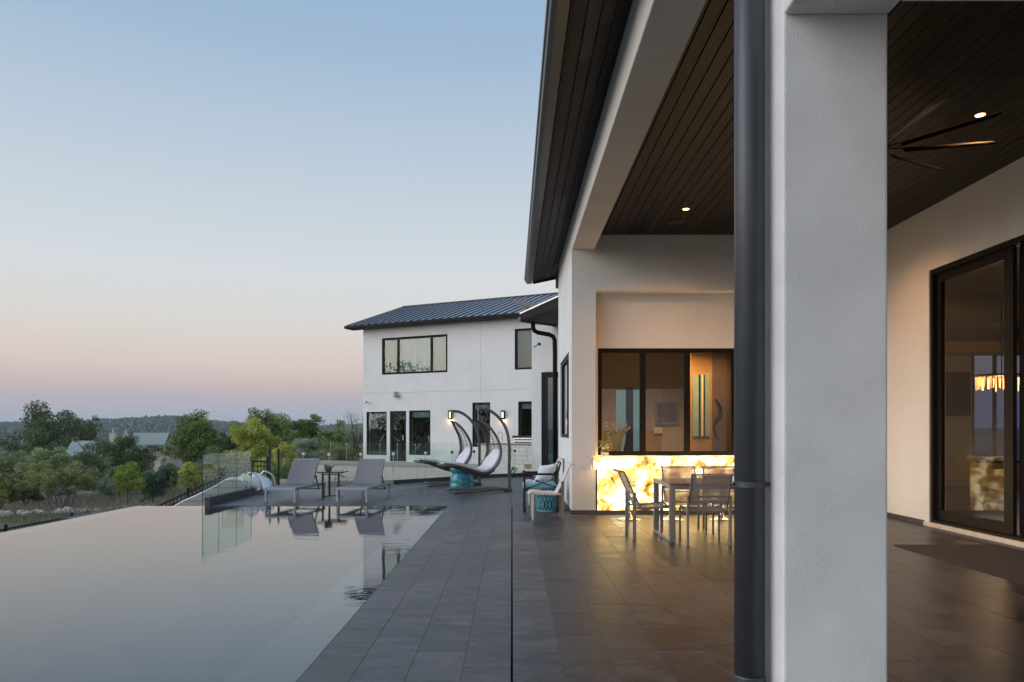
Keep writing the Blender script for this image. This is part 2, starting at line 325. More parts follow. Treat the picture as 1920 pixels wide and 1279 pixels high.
def leaf_mat(name, c0, c1, tr=.25):
    m, Ns, Ls, b = new_mat(name); b.inputs['Roughness'].default_value = .6; b.inputs['Specular IOR Level'].default_value = .25
    g = Ns.new('ShaderNodeNewGeometry'); v = pos(Ns, Ls); f = noise(Ns, Ls, v, .8, 3)
    a = Ns.new('ShaderNodeMath'); a.operation = 'MULTIPLY_ADD'; a.inputs[1].default_value = .5; Ls.new(g.outputs['Random Per Island'], a.inputs[0]); Ls.new(f, a.inputs[2])
    col = rampn(Ns, Ls, a.outputs[0], [(.4, c0), (1.0, c1)]); Ls.new(col, b.inputs['Base Color'])
    t = Ns.new('ShaderNodeBsdfTranslucent'); Ls.new(col, t.inputs[0]); mix = Ns.new('ShaderNodeMixShader'); mix.inputs[0].default_value = tr
    Ls.new(b.outputs[0], mix.inputs[1]); Ls.new(t.outputs[0], mix.inputs[2]); Ls.new(mix.outputs[0], Ns['Material Output'].inputs[0])
leaf_mat('leaf_oak', (0.082, 0.122, 0.037), (0.289, 0.38, 0.106)); leaf_mat('leaf_dark', (0.056, 0.09, 0.037), (0.18, 0.238, 0.09))
leaf_mat('leaf_olive', (0.158, 0.196, 0.086), (0.439, 0.49, 0.22)); leaf_mat('leaf_juniper', (0.128, 0.154, 0.053), (0.405, 0.412, 0.133))
leaf_mat('leaf_bright', (0.158, 0.254, 0.034), (0.442, 0.501, 0.109)); leaf_mat('leaf_light', (0.198, 0.251, 0.051), (0.656, 0.665, 0.164))
leaf_mat('leaf_cedar', (0.051, 0.098, 0.065), (0.136, 0.229, 0.136)); leaf_mat('leaf_yellow', (0.255, 0.277, 0.046), (0.702, 0.676, 0.136))
leaf_mat('leaf_sage', (0.201, 0.243, 0.162), (0.471, 0.519, 0.347)); leaf_mat('palm_green', (.10, .15, .02), (.32, .34, .06))
leaf_mat('forest_far', (0.039, 0.07, 0.036), (0.094, 0.133, 0.062), 0)
leaf_mat('dry_grass', (.17, .145, .11), (.36, .31, .23), .1)
leaf_mat('green_grass', (.12, .145, .07), (.27, .28, .15), .1)
m, Ns, Ls, b = new_mat('ground'); b.inputs['Roughness'].default_value = .95
v = pos(Ns, Ls); f = noise(Ns, Ls, v, .35, 6, .65)
Ls.new(rampn(Ns, Ls, f, [(.35, (.075, .085, .04)), (.55, (.15, .14, .09)), (.72, (.23, .20, .15))]), b.inputs['Base Color'])
m, Ns, Ls, b = new_mat('mat_weave'); b.inputs['Roughness'].default_value = .9
v = pos(Ns, Ls); wv = Ns.new('ShaderNodeTexWave'); wv.inputs['Scale'].default_value = 9; wv.bands_direction = 'X'; Ls.new(v, wv.inputs['Vector'])
wv2 = Ns.new('ShaderNodeTexWave'); wv2.inputs['Scale'].default_value = 9; wv2.bands_direction = 'Y'; Ls.new(v, wv2.inputs['Vector'])
mu = Ns.new('ShaderNodeMath'); mu.operation = 'MULTIPLY'; Ls.new(wv.outputs['Fac'], mu.inputs[0]); Ls.new(wv2.outputs['Fac'], mu.inputs[1])
Ls.new(rampn(Ns, Ls, mu.outputs[0], [(.1, (.018, .015, .014)), (.6, (.10, .086, .078))]), b.inputs['Base Color']); bumpn(Ns, Ls, mu.outputs[0], b, .8, .008)
m, Ns, Ls, b = new_mat('stone_courses'); b.inputs['Roughness'].default_value = .85
v = pos(Ns, Ls); mp = Ns.new('ShaderNodeMapping'); mp.inputs['Rotation'].default_value = (R(90), 0, 0); Ls.new(v, mp.inputs[0])
bk = Ns.new('ShaderNodeTexBrick'); bk.inputs['Scale'].default_value = 1; bk.inputs['Brick Width'].default_value = .5; bk.inputs['Row Height'].default_value = .15; bk.inputs['Mortar Size'].default_value = .008
bk.inputs[1].default_value = (.40, .37, .31, 1); bk.inputs[2].default_value = (.52, .49, .43, 1); bk.inputs[3].default_value = (.20, .18, .16, 1)
Ls.new(mp.outputs[0], bk.inputs['Vector']); Ls.new(bk.outputs[0], b.inputs['Base Color'])
m, Ns, Ls, b = new_mat('pillow_print'); b.inputs['Roughness'].default_value = .9
v = pos(Ns, Ls); vo = Ns.new('ShaderNodeTexVoronoi'); vo.inputs['Scale'].default_value = 11; Ls.new(v, vo.inputs['Vector'])
Ls.new(rampn(Ns, Ls, vo.outputs['Distance'], [(.17, (.45, .03, .04)), (.21, (.70, .69, .70))]), b.inputs['Base Color'])
stoneblk = simple('block_stone', (.68, .66, .60), .9, 0, .12, 3, .9, 14, .03)
simple('block_stone_rust', (.34, .22, .11), .9, 0, .35, 9, .9, 14, .03)

# ================================================================== the setting
# ---- terrain: one polar sheet out to the far hills
ridge_px = [(-900, 796), (-300, 797), (0, 792), (100, 792), (180, 787), (260, 783), (325, 779), (380, 786), (440, 789), (520, 794), (600, 795), (680, 792), (960, 793), (1600, 796)]
def hill_top(az):                       # az: horizontal angle from +Y, positive to the right
    if abs(az) < 1.0: py = np.interp(960+F*math.tan(az), [a for a, _ in ridge_px], [b for _, b in ridge_px])
    else: py = 796+2*math.sin(az*5)
    return H+(HY-py)*1500/F-8.5
def terrain_z(x, y):
    r_ = math.hypot(x, y); az = math.atan2(x, y)
    z = float(np.interp(r_, [0, 34, 48, 70, 100, 160, 320, 650], [-2.7, -2.8, -3.1, -3.8, -5.0, -8, -13, -14]))
    if r_ > 650:
        t = min(1, (r_-650)/850); t = t*t*(3-2*t); z = -14+(hill_top(az)+14)*t
        if r_ > 1500: z -= (r_-1500)*.02
    return z+(.25*math.sin(x*.31)*math.cos(y*.27) if r_ > 40 else 0)
tm = MB(); rad = [0.5, 12, 24, 30, 36, 42, 48, 56, 66, 80, 100, 130, 170, 220, 300, 400, 520, 650, 760, 880, 1000, 1120, 1240, 1360, 1500, 1750, 2200, 3000]; na = 180
for r_ in rad:
    for k in range(na):
        a = 2*math.pi*k/na; x, y = r_*math.sin(a), r_*math.cos(a); tm.v.append((x, y, terrain_z(x, y)))
for i in range(len(rad)-1):
    for k in range(na): tm.f.append((i*na+k, i*na+(k+1)%na, (i+1)*na+(k+1)%na, (i+1)*na+k))
tag(tm.build('terrain', 'ground', smooth=True), kind='structure')

# ---- deck and pool measures
PX0, PX1, PYF = -7.15, -1.218, 14.1                 # pool: infinity edge, deck edge, far edge
curb_pts = [P(521, 906), P(614, 911), P(738, 908.5), P(800, 904.6), P(850, 901), P(930, 896), P(1002, 893)]
def curb_y(x):
    return float(np.interp(x, [p.x for p in curb_pts], [p.y for p in curb_pts]))
# slab (grout level) as one sheet block with skirts
sl = MB()
sl.box(PX1+.010, -.007, -6, PYF, -3.4, -.003); sl.box(.007, 14, -6, 12.9, -3.4, -.003)
sl.box(-.007, .007, -6, PYF, -3.4, -.09)
far = [(-5.84, PYF)]+[(-5.84, 17.4), (-6.3, 18.2)]+[(p.x, p.y) for p in curb_pts]+[(1.6, 23.4), (14, 20), (14, 12.9), (.007, 12.9), (.007, PYF)]
sl.prism([(x, y, -3.4) for x, y in far], (0, 0, 3.397))
deck = tag(sl.build('deck', 'grout'), 'patio of dark slate tiles between the pool and the porch', None, kind='structure')
slot = MB().box(PX1+.002, PX1+.010, -6, PYF, -3.2, -.05).build('drain_slot', 'slot_black', deck)
TL = .632
left_edges = [-.007, -.291, -.604, -.917, PX1+.012]; offs_l = [.614, .31, .004, .207]
cols = [(left_edges[i+1], left_edges[i], offs_l[i]) for i in range(4)]
x = .007; offs_r = [.27, .03, .35]; k = 0
while x < 6.2:
    wd = .298 if k == 0 else .313
    cols.append((x, x+wd, offs_r[k] if k < 3 else random.choice([.08, .2, .31, .42, .53])+random.uniform(-.03, .03))); x += wd; k += 1
cells = []
for (a, b, o) in cols:
    y = o-TL*6
    while y < 24:
        cx, cy_ = (a+b)/2, y+TL/2
        ok = (y+TL < 12.62 if cx > 1.0 else y+TL < PYF if cx < PX1+1.3 and cx < 0 else (y+TL < 12.62 or True))
        if cx < 1.0: ok = cy_ < curb_y(cx)
        if ok and y > -1.5 and not (cx > 1.0 and cy_ > 12.6): cells.append((a, b, y, y+TL))
        y += TL
x = PX1+.012; k = 0
while x > -6.0:                                       # lounger terrace beyond the pool
    a, b = x-.313, x; o = [.1, .31, .52][k % 3]
    y = PYF+.004-o
    while y < 24:
        y0, y1 = max(y, PYF+.004), y+TL
        lim = curb_y((a+b)/2) if (a+b)/2 > -6.2 else 18
        if y1 > PYF+.05 and (y0+y1)/2 < lim and b > -5.8: cells.append((max(a, -5.8), b, y0, y1))
        y += TL
    x -= .313; k += 1
def seen(c):
    Y = max(c[3], .5); px = 960+(c[0]+c[1])/2/Y*F; py = HY+F*H/Y
    if not (-40 < px < 1960 and c[2] > 3.4): return False
    if 1375 < px < 1668 and Y > 3.0 : return False      # behind the near column
    return True
def size(c): return (c[1]-c[0])*(c[3]-c[2])/((c[2]+c[3])/2)**3
vis = sorted([c for c in cells if seen(c)], key=size, reverse=True); single = set(vis[:300])
tmesh = {}
def tile_box(mb, a, b, c, d, z1=0.0, h=.012, g=.0014, bv=.0016):
    p = [(a+g, c+g), (b-g, c+g), (b-g, d-g), (a+g, d-g)]; q = [(a+g+bv, c+g+bv), (b-g-bv, c+g+bv), (b-g-bv, d-g-bv), (a+g+bv, d-g-bv)]
    mb.add([(x, y, z1-h) for x, y in p]+[(x, y, z1-bv*.6) for x, y in p]+[(x, y, z1) for x, y in q],
           [(0,1,5,4),(1,2,6,5),(2,3,7,6),(3,0,4,7),(4,5,9,8),(5,6,10,9),(6,7,11,10),(7,4,8,11),(8,9,10,11)])
rest = {True: MB(), False: MB()}
for c in cells:
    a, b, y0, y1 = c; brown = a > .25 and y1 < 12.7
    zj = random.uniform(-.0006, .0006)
    if c in single:
        key = (round(b-a, 3), round(y1-y0, 3), brown)
        if key not in tmesh:
            mb = MB(); tile_box(mb, -(b-a)/2, (b-a)/2, -(y1-y0)/2, (y1-y0)/2)
            me = bpy.data.meshes.new('tile'); me.from_pydata(mb.v, [], mb.f); me.materials.append(M['slate_tile_rust_warmlit' if brown else 'slate_tile']); tmesh[key] = me
        o = bpy.data.objects.new('tile', tmesh[key]); C.objects.link(o); o.parent = deck; o.location = ((a+b)/2, (y0+y1)/2, zj)
    else: tile_box(rest[brown], a, b, y0, y1, zj)
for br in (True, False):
    tag(rest[br].build('tiles', 'slate_tile_rust_warmlit' if br else 'slate_tile', deck), kind='stuff')

# ---- pool
pool = MB().box(PX0, PX1, -6, PYF, -1.6, -1.5)
pool.box(PX0-.25, PX0+.1, -6, PYF, -3.4, -.06); pool.box(PX0-.25, -5.84, PYF-.1, PYF+.25, -3.4, -.06)
pool = tag(pool.build('pool', 'pool_floor'), kind='structure')
MB().box(-1.64, PX1-.001, -6, PYF, -1.5, -.030).build('shelf', 'grout', pool)
cm = None; y = 2.6
while y < PYF-.32:
    if cm is None:
        mb = MB(); tile_box(mb, -.211, .21, -.16, .16, 0, .01, .004)
        cm = bpy.data.meshes.new('coping_tile'); cm.from_pydata(mb.v, [], mb.f); cm.materials.append(M['coping_tile'])
    o = bpy.data.objects.new('coping_tile', cm); C.objects.link(o); o.parent = pool; o.location = (-1.43, y+.16, -.022+random.uniform(-.0005, .0005)); y += .32
tag(MB().add([(PX0, -6, -.008), (PX1, -6, -.008), (PX1, PYF-.002, -.008), (PX0, PYF-.002, -.008)], [(0,1,2,3)]).build('water', 'water'), kind='structure')
MB().box(-5.84, PX1, PYF-.02, PYF, -1.5, -.05).build('end_wall', 'pool_floor', pool)
MB().box(PX0-1.3, PX0-.25, PYF-.2, PYF+1.0, -3.2, -.22).build('catch_basin', 'curb_dark', pool)

# ================================================================== near house
hs = thing('main_house', 'near white stucco house with covered porch, wood ceiling and dark metal eave', 'house', (3.6, 12.55, 0))
BX0, BX1 = 1.011, 1.395; Y0 = 12.55; CE = 4.74; BB = 4.488; RW = 6.2; YW = 12.79
zrec = ZZ(545, Y0); wz1 = ZZ(653, YW); wz0 = ZZ(854, YW); wx0 = XX(1121, YW); wx1 = 3.87
# left side wall with its window, front pillar and frieze
fl = Fr((BX0, 0, 0), (0, 1, 0), (-1, 0, 0))
sw = (1.011*F/106.5, 1.011*F/90.0, 1.29, 2.83)
wall_grid(fl, Y0+.004, 16.15, .0, 5.05, [sw], -.3, 0).build('side_wall', 'stucco', hs, bevel=.02)
ff = Fr((0, Y0, 0), (1, 0, 0), (0, -1, 0))
wall_grid(ff, BX0+.0015, RW-.002, .0, CE+.3, [(1.418, 4.86, -.1, zrec)], -.24, 0).build('front_wall', 'stucco_warm', hs, bevel=.018)
fw = Fr((0, YW+.001, 0), (1, 0, 0), (0, -1, 0))
wall_grid(fw, 1.32, RW+.2, 0, CE+.2, [(wx0, wx1, wz0, wz1)], -.2, 0).build('recess_wall', 'stucco_warm', hs)
MB().box(BX0-.012, 1.43, Y0-.012, Y0+.05, 0, .075).box(BX0-.012, BX0+.05, Y0+.05, 16.1, 0, .075).build('baseboard', 'curb_dark', hs)
MB().box(1.43, RW-.012, Y0-.010, Y0+.1, 0, .068).build('plinth', 'curb_dark', hs)
def window(name, fr, parent, u0, u1, z0, z1, muls, depth=.06, fw_=.05, glass='house_glass', mat='bronze_frame', stiles=.0, inset=-.03, label=None):
    wn = MB()
    for (a, b, c, d) in ((u0, u1, z1-fw_, z1), (u0, u1, z0, z0+fw_), (u0, u0+fw_, z0+fw_, z1-fw_), (u1-fw_, u1, z0+fw_, z1-fw_)): wn.fbox(fr, a, b, inset-depth, inset, c, d)
    wn = wn.build(name, mat, parent)
    edges = [u0+fw_/2]+[mm_ for mm_ in muls]+[u1-fw_/2]
    for mm_ in muls: MB().fbox(fr, mm_-fw_/2, mm_+fw_/2, inset-depth+.004, inset-.004, z0+fw_, z1-fw_).build('mullion', mat, wn)
    for a, b in zip(edges[:-1], edges[1:]):
        if stiles:
            s_ = MB(); a2, b2 = a+fw_/2, b-fw_/2
            for q in ((a2, b2, z1-fw_-stiles, z1-fw_), (a2, b2, z0+fw_, z0+fw_+stiles), (a2, a2+stiles, z0+fw_+stiles, z1-fw_-stiles), (b2-stiles, b2, z0+fw_+stiles, z1-fw_-stiles)):
                s_.fbox(fr, q[0], q[1], inset-depth+.012, inset-.012, q[2], q[3])
            s_.build('sash', mat, wn)
        MB().fbox(fr, a+fw_/2, b-fw_/2, inset-depth*.55, inset-depth*.45, z0+fw_, z1-fw_).build('pane', glass, wn)
    return wn
window('side_window', fl, hs, sw[0], sw[1], sw[2], sw[3], [sw[0]+.85], .07, .07)
m1 = XX(1206, YW); m2 = XX(1289.5, YW)
window('bar_window', fw, hs, wx0, wx1, wz0, wz1, [m1, m2], .1, .05, 'window_glass', stiles=.022, inset=-.01)
# beam, near column, low porch towards the camera
MB().box(BX0, BX1, 3.17, Y0-.002, BB, 5.02).build('beam', 'stucco_warm', hs, bevel=.012)
CY = 2.767
MB().box(BX0, BX1+.01, CY, CY+.4, -.02, 5.02).build('column', 'stucco', hs, bevel=.012, seg=3)
lb = ZZ(29, CY)
MB().box(BX0, BX1+.01, -1.2, CY-.002, lb, 5.02).build('porch_beam', 'stucco', hs, bevel=.012)
MB().box(BX1+.012, 14, -1.2, 2.678, lb+.002, 3.4).build('porch_ceiling', 'stucco_warm', hs)
MB().box(BX1+.012, 14, 2.3, 2.676, 3.402, CE+.3).build('porch_header', 'stucco_warm', hs)
# wood ceiling, plank by plank
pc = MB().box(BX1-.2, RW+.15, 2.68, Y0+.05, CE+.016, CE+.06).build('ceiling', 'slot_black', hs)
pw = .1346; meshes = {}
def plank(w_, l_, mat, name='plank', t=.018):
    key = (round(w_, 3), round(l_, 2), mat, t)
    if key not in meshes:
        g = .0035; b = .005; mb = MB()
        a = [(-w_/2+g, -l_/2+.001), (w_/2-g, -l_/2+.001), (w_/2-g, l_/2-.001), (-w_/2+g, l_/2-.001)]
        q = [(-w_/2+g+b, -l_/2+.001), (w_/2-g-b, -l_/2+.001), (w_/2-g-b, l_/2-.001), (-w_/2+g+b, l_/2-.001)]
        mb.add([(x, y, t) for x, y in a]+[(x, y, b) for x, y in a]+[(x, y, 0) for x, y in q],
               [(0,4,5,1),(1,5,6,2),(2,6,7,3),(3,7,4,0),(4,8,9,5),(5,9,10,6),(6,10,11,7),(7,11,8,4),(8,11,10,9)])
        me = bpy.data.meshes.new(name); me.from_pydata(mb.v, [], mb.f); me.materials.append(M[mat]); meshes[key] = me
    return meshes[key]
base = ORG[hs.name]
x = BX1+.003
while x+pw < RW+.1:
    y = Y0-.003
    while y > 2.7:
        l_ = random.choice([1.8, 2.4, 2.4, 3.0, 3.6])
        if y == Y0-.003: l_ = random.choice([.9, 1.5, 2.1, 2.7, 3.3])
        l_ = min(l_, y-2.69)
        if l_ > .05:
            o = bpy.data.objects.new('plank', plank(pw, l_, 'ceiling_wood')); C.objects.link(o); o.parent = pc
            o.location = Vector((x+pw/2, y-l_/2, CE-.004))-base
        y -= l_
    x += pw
# eave: soffit boards, fascia, gutter, roof
YE = 17.3; ex0, ez0, ex1, ez1 = .50, 3.50+H, 1.013, 3.61+H
sf = MB().prism([(ex0, -5, ez0+.022), (ex1+.3, -5, ez1+.09), (ex1+.3, -5, ez1+.14), (ex0, -5, ez0+.07)], (0, YE+5, 0)).build('eave_deck', 'slot_black', hs)
sl_ = math.atan2(ez1-ez0, ex1-ex0); nb = 4; bw = math.hypot(ex1-ex0, ez1-ez0)/nb
for i in range(nb):
    t = (i+.5)/nb; y = YE-.02
    while y > 1:
        l_ = min(random.choice([2.4, 3.0, 3.6, 4.2]), y-.9)
        o = bpy.data.objects.new('board', plank(bw, l_, 'soffit_wood', 'board')); C.objects.link(o); o.parent = sf
        o.location = Vector((ex0+(ex1-ex0)*t, y-l_/2, ez0+(ez1-ez0)*t))-base; o.rotation_euler.y = -sl_; y -= l_
fas = MB().box(ex0-.022, ex0-.001, -5, YE+.02, ez0-.035, ez0+.16)
fas.build('fascia', 'soffit_wood', hs)
MB().prism([(ex0, YE, ez0-.045), (ex1+.3, YE, ez1+.06-.045), (ex1+.3, YE, ez1+.22), (ex0, YE, ez0+.16)], (0, .03, 0)).build('rake_board', 'dark_metal', hs)
gx = .29; gz = 3.45+H
gp = [(gx, gz+.09), (gx+.012, gz+.085), (gx+.03, gz+.035), (gx+.075, gz), (ex0-.035, gz+.012), (ex0-.024, gz+.10)]
MB().prism([(x, -5, z) for x, z in gp], (0, YE+5.01, 0)).build('gutter', 'gutter_metal', hs)
MB().tube([(gx+.004, -5, gz+.096), (gx+.004, YE+.01, gz+.096)], .011, 6).build('gutter_lip', 'alu_light', hs)
rz0 = ez0+.17; RS = .22
MB().prism([(.42, -5, rz0), (9.5, -5, rz0+RS*9.1), (9.5, -5, rz0+RS*9.1+.08), (.42, -5, rz0+.05)], (0, YE+5.06, 0)).build('roof', 'roof_metal', hs)
MB().box(XX(1041, 16.4), BX0+.02, 16.152, 16.26, ZZ(540, 16.2), ZZ(511, 16.2)).build('beam_end', 'curb_dark', hs)
# downspout on the near column
pxx, pyy, pr = .934, 2.914, .0585
dsp = MB().tube([(pxx, pyy, -.02), (pxx, pyy, 5.2)], pr, 28).build('downspout', 'pipe_metal', hs, smooth=True)
zb = ZZ(908, pyy)
MB().lathe([(pr+.0015, 0), (pr+.003, .002), (pr+.003, .022), (pr+.0015, .024)], (pxx, pyy, zb-.012), 28).box(pxx, BX0+.01, pyy-.012, pyy+.012, zb-.008, zb+.008).build('bracket', 'pipe_metal', dsp)
MB().tube([(pxx-pr-.008, pyy-.01, zb+.002), (pxx-pr+.004, pyy-.008, zb+.002)], .005, 8).build('screw', 'dark_metal', dsp)
MB().lathe([(pr+.0015, 0), (pr+.0035, .003), (pr+.0035, .05), (pr+.0015, .055)], (pxx, pyy, ZZ(1290, pyy)), 28).build('sleeve', 'pipe_metal', dsp)
# right wall with the sliding door
fr_ = Fr((RW, 0, 0), (0, 1, 0), (-1, 0, 0))
dY1 = 6.2*F/782; dY0 = dY1-.12-4*1.66; dz1 = 3.80
wall_grid(fr_, -5, Y0+.24, 0, CE+.3, [(dY0, dY1, .06, dz1)], -.25, 0).build('terrace_wall', 'stucco_warm', hs, bevel=.012)
MB().box(RW-.012, RW+.05, dY1+.12, Y0-.012, 0, .075).build('baseboard', 'curb_dark', hs)
MB().box(RW-.035, RW+.24, dY0-.2, dY1+.1, 0, .062).build('sill', 'sill_stone', hs, bevel=.006)
door = MB()
for q in ((dY0, dY1, dz1-.07, dz1), (dY0, dY1, .062, .10), (dY1-.06, dY1, .10, dz1-.07), (dY0, dY0+.06, .10, dz1-.07)): door.fbox(fr_, q[0], q[1], -.20, -.02, q[2], q[3])
door = door.build('sliding_door', 'bronze_frame', hs)
pn = (dY1-dY0-.12)/4
for i in range(4):
    a = dY0+.06+pn*i; b = a+pn-.002; d0 = -.085 if i % 2 else -.165
    if i == 3: b = dY1-.062
    lf = MB()
    for q in ((a, b, dz1-.20, dz1-.074), (a, b, .104, .25), (b-(.16 if i < 3 else .10), b, .25, dz1-.20), (a, a+.17, .25, dz1-.20)): lf.fbox(fr_, q[0], q[1], d0-.05, d0, q[2], q[3])
    lf = lf.build('leaf', 'bronze_frame', door)
    MB().fbox(fr_, a+.17, b-(.16 if i < 3 else .10), d0-.028, d0-.022, .25, dz1-.20).build('pane', 'door_glass', lf)

# ---- rooms behind the glass
def room(name, x0, x1, y0, y1, z0, z1, mats, skip=()):
    q = {'floor': [(x0,y0,z0),(x1,y0,z0),(x1,y1,z0),(x0,y1,z0)], 'roof': [(x0,y0,z1),(x0,y1,z1),(x1,y1,z1),(x1,y0,z1)],
         'left': [(x0,y0,z0),(x0,y1,z0),(x0,y1,z1),(x0,y0,z1)], 'right': [(x1,y0,z0),(x1,y0,z1),(x1,y1,z1),(x1,y1,z0)],
         'front': [(x0,y0,z0),(x0,y0,z1),(x1,y0,z1),(x1,y0,z0)], 'back': [(x0,y1,z0),(x1,y1,z0),(x1,y1,z1),(x0,y1,z1)]}
    for k, v_ in q.items():
        if k in skip: continue
        c = (Vector(v_[0])+Vector(v_[2]))/2; n = Vector(((x0+x1)/2,(y0+y1)/2,(z0+z1)/2))-c; n.normalize()
        MB().prism([Vector(p) for p in v_], -n*.06).build('inner_'+k, mats.get(k, mats['wall']), hs)
room('bar_room', BX0+.30, RW-.0, YW+.21, 17.6, .004, 3.3, {'wall': 'interior_wall', 'floor': 'interior_floor', 'roof': 'interior_wall'}, ('front', 'left', 'back'))
MB().box(BX0+.31, BX0+.36, 15.8, 17.6, 0, 3.3).build('inner_left', 'interior_wall', hs)
room('living_room', RW+.26, 13.5, 1.5, 19.0, .004, 4.2, {'wall': 'interior_wall', 'floor': 'interior_floor', 'roof': 'interior_wall'}, ('left', 'back'))
MB().box(RW+.2, RW+.25, 12.9, 19.0, 0, 4.2).build('inner_left', 'interior_wall', hs)
def plight(name, loc, e, col=(1, .66, .36), r_=.12, typ='POINT', parent=None):
    l = bpy.data.lights.new(name, typ); l.energy = e; l.color = col; l.shadow_soft_size = r_
    o = bpy.data.objects.new(name, l); C.objects.link(o); o.location = loc
    if parent: o.parent = parent
    return o

# ================================================================== guest house beyond the terrace
FA = Fr((-7.28, 36.29, 0), (.9004, -.435, 0), (-.435, -.9004, 0))
gh = thing('guest_house', 'two storey white stucco house with dark standing seam metal roof', 'house', FA.pt(6, -3, 0))
def rect(x0, x1, yt, yb):
    u0, za = FA.hit(x0, yt); u1, _ = FA.hit(x1, yt); _, zb = FA.hit(x0, yb); return (u0, u1, zb, za)
W = {'upper': rect(716, 839, 634.5, 703), 'upper_r': rect(965, 1004, 617, 693.5), 'gl': rect(687, 725, 772.5, 853), 'gr': rect(767, 807, 770, 853),
     'door': rect(731, 761.5, 771, 866), 'mid': rect(885.5, 919, 755, 838), 'right': rect(971.5, 1006, 753, 819)}
W['door'] = (W['door'][0], W['door'][1], .0, W['door'][3])
GL = 17.0; ZT = 6.45
wall_grid(FA, 0, GL, -3, ZT, list(W.values()), -.3, 0).build('front_wall', 'stucco_far', gh)
fa2 = Fr(FA.pt(0, 0, 0), (.435, .9004, 0), (-.9004, .435, 0))
ridge_d = 4.4
g_ = MB().add([fa2.pt(.3, 0, -3), fa2.pt(9.4, 0, -3), fa2.pt(9.4, 0, ZT), fa2.pt(ridge_d+.3, 0, ZT+1.5), fa2.pt(.3, 0, ZT)], [(0,1,2,3,4)])
g_.build('gable_wall', 'stucco_far', gh)
MB().fbox(FA, 0, GL, -9.4, -9.1, -3, ZT).build('rear_wall', 'stucco_far', gh)
# control joints in the stucco
jz = FA.hit(681.6, 738)[1]; ju = FA.hit(901.5, 700)[0]
MB().fbox(FA, .0, 11, -.002, .003, jz-.008, jz+.008).fbox(FA, ju-.008, ju+.008, -.002, .0035, W['mid'][3]+.1, ZT).build('control_joint', 'seam_grey', gh)
def blind(parent, u0, u1, z0, z1, mat='blind', n=0, d=-.16):
    b = MB()
    if n:
        for i in range(n):
            za = z0+(z1-z0)*i/n; b.fbox(FA, u0, u1, d-.012, d+.012*(i % 2), za, za+(z1-z0)/n*.93)
    else: b.grid(lambda s, t: FA.pt(u0+(u1-u0)*s, d+.02*math.sin(s*40), z0+(z1-z0)*t), 60, 2)
    return b.build('blind' if n else 'curtain', mat, parent)
u0, u1, z0, z1 = W['upper']; ma, mb_ = FA.hit(745.5, 660)[0], FA.hit(808, 660)[0]
wn = window('window', FA, gh, u0, u1, z0, z1, [ma, mb_], .09, .10, 'house_glass', 'dark_metal')
blind(wn, u0+.1, ma-.05, z0+.1, z1-.1, 'blind', 22); blind(wn, ma+.06, mb_-.06, z0+.1, z1-.1, 'curtain'); blind(wn, mb_+.06, u1-.1, z0+.1, z1-.1, 'blind', 22)
u0, u1, z0, z1 = W['upper_r']; wn = window('window', FA, gh, u0, u1, z0, z1, [], .09, .09, 'house_glass', 'dark_metal'); blind(wn, u0+.08, u1-.08, z0+.1, z1-.08, 'blind', 26)
for kx in ('gl', 'gr', 'mid', 'right'):
    u0, u1, z0, z1 = W[kx]; wn = window('window', FA, gh, u0, u1, z0, z1, [], .09, .06, 'house_glass', 'dark_metal')
    MB().fbox(FA, u0+.07, u1-.07, -.20, -.16, z1-.32, z1-.08).build('blind', 'curtain', wn)
u0, u1, z0, z1 = W['door']; dr = window('door', FA, gh, u0, u1, z0, z1, [], .10, .07, 'house_glass', 'bronze_frame', stiles=.07)
MB().fbox(FA, u1-.17, u1-.14, -.01, .04, 1.0, 1.25).build('handle', 'steel', dr)
MB().fbox(FA, u0-.06, u1+.06, -.02, .22, -.16, -.01).build('doorstep', 'concrete_pale', gh)
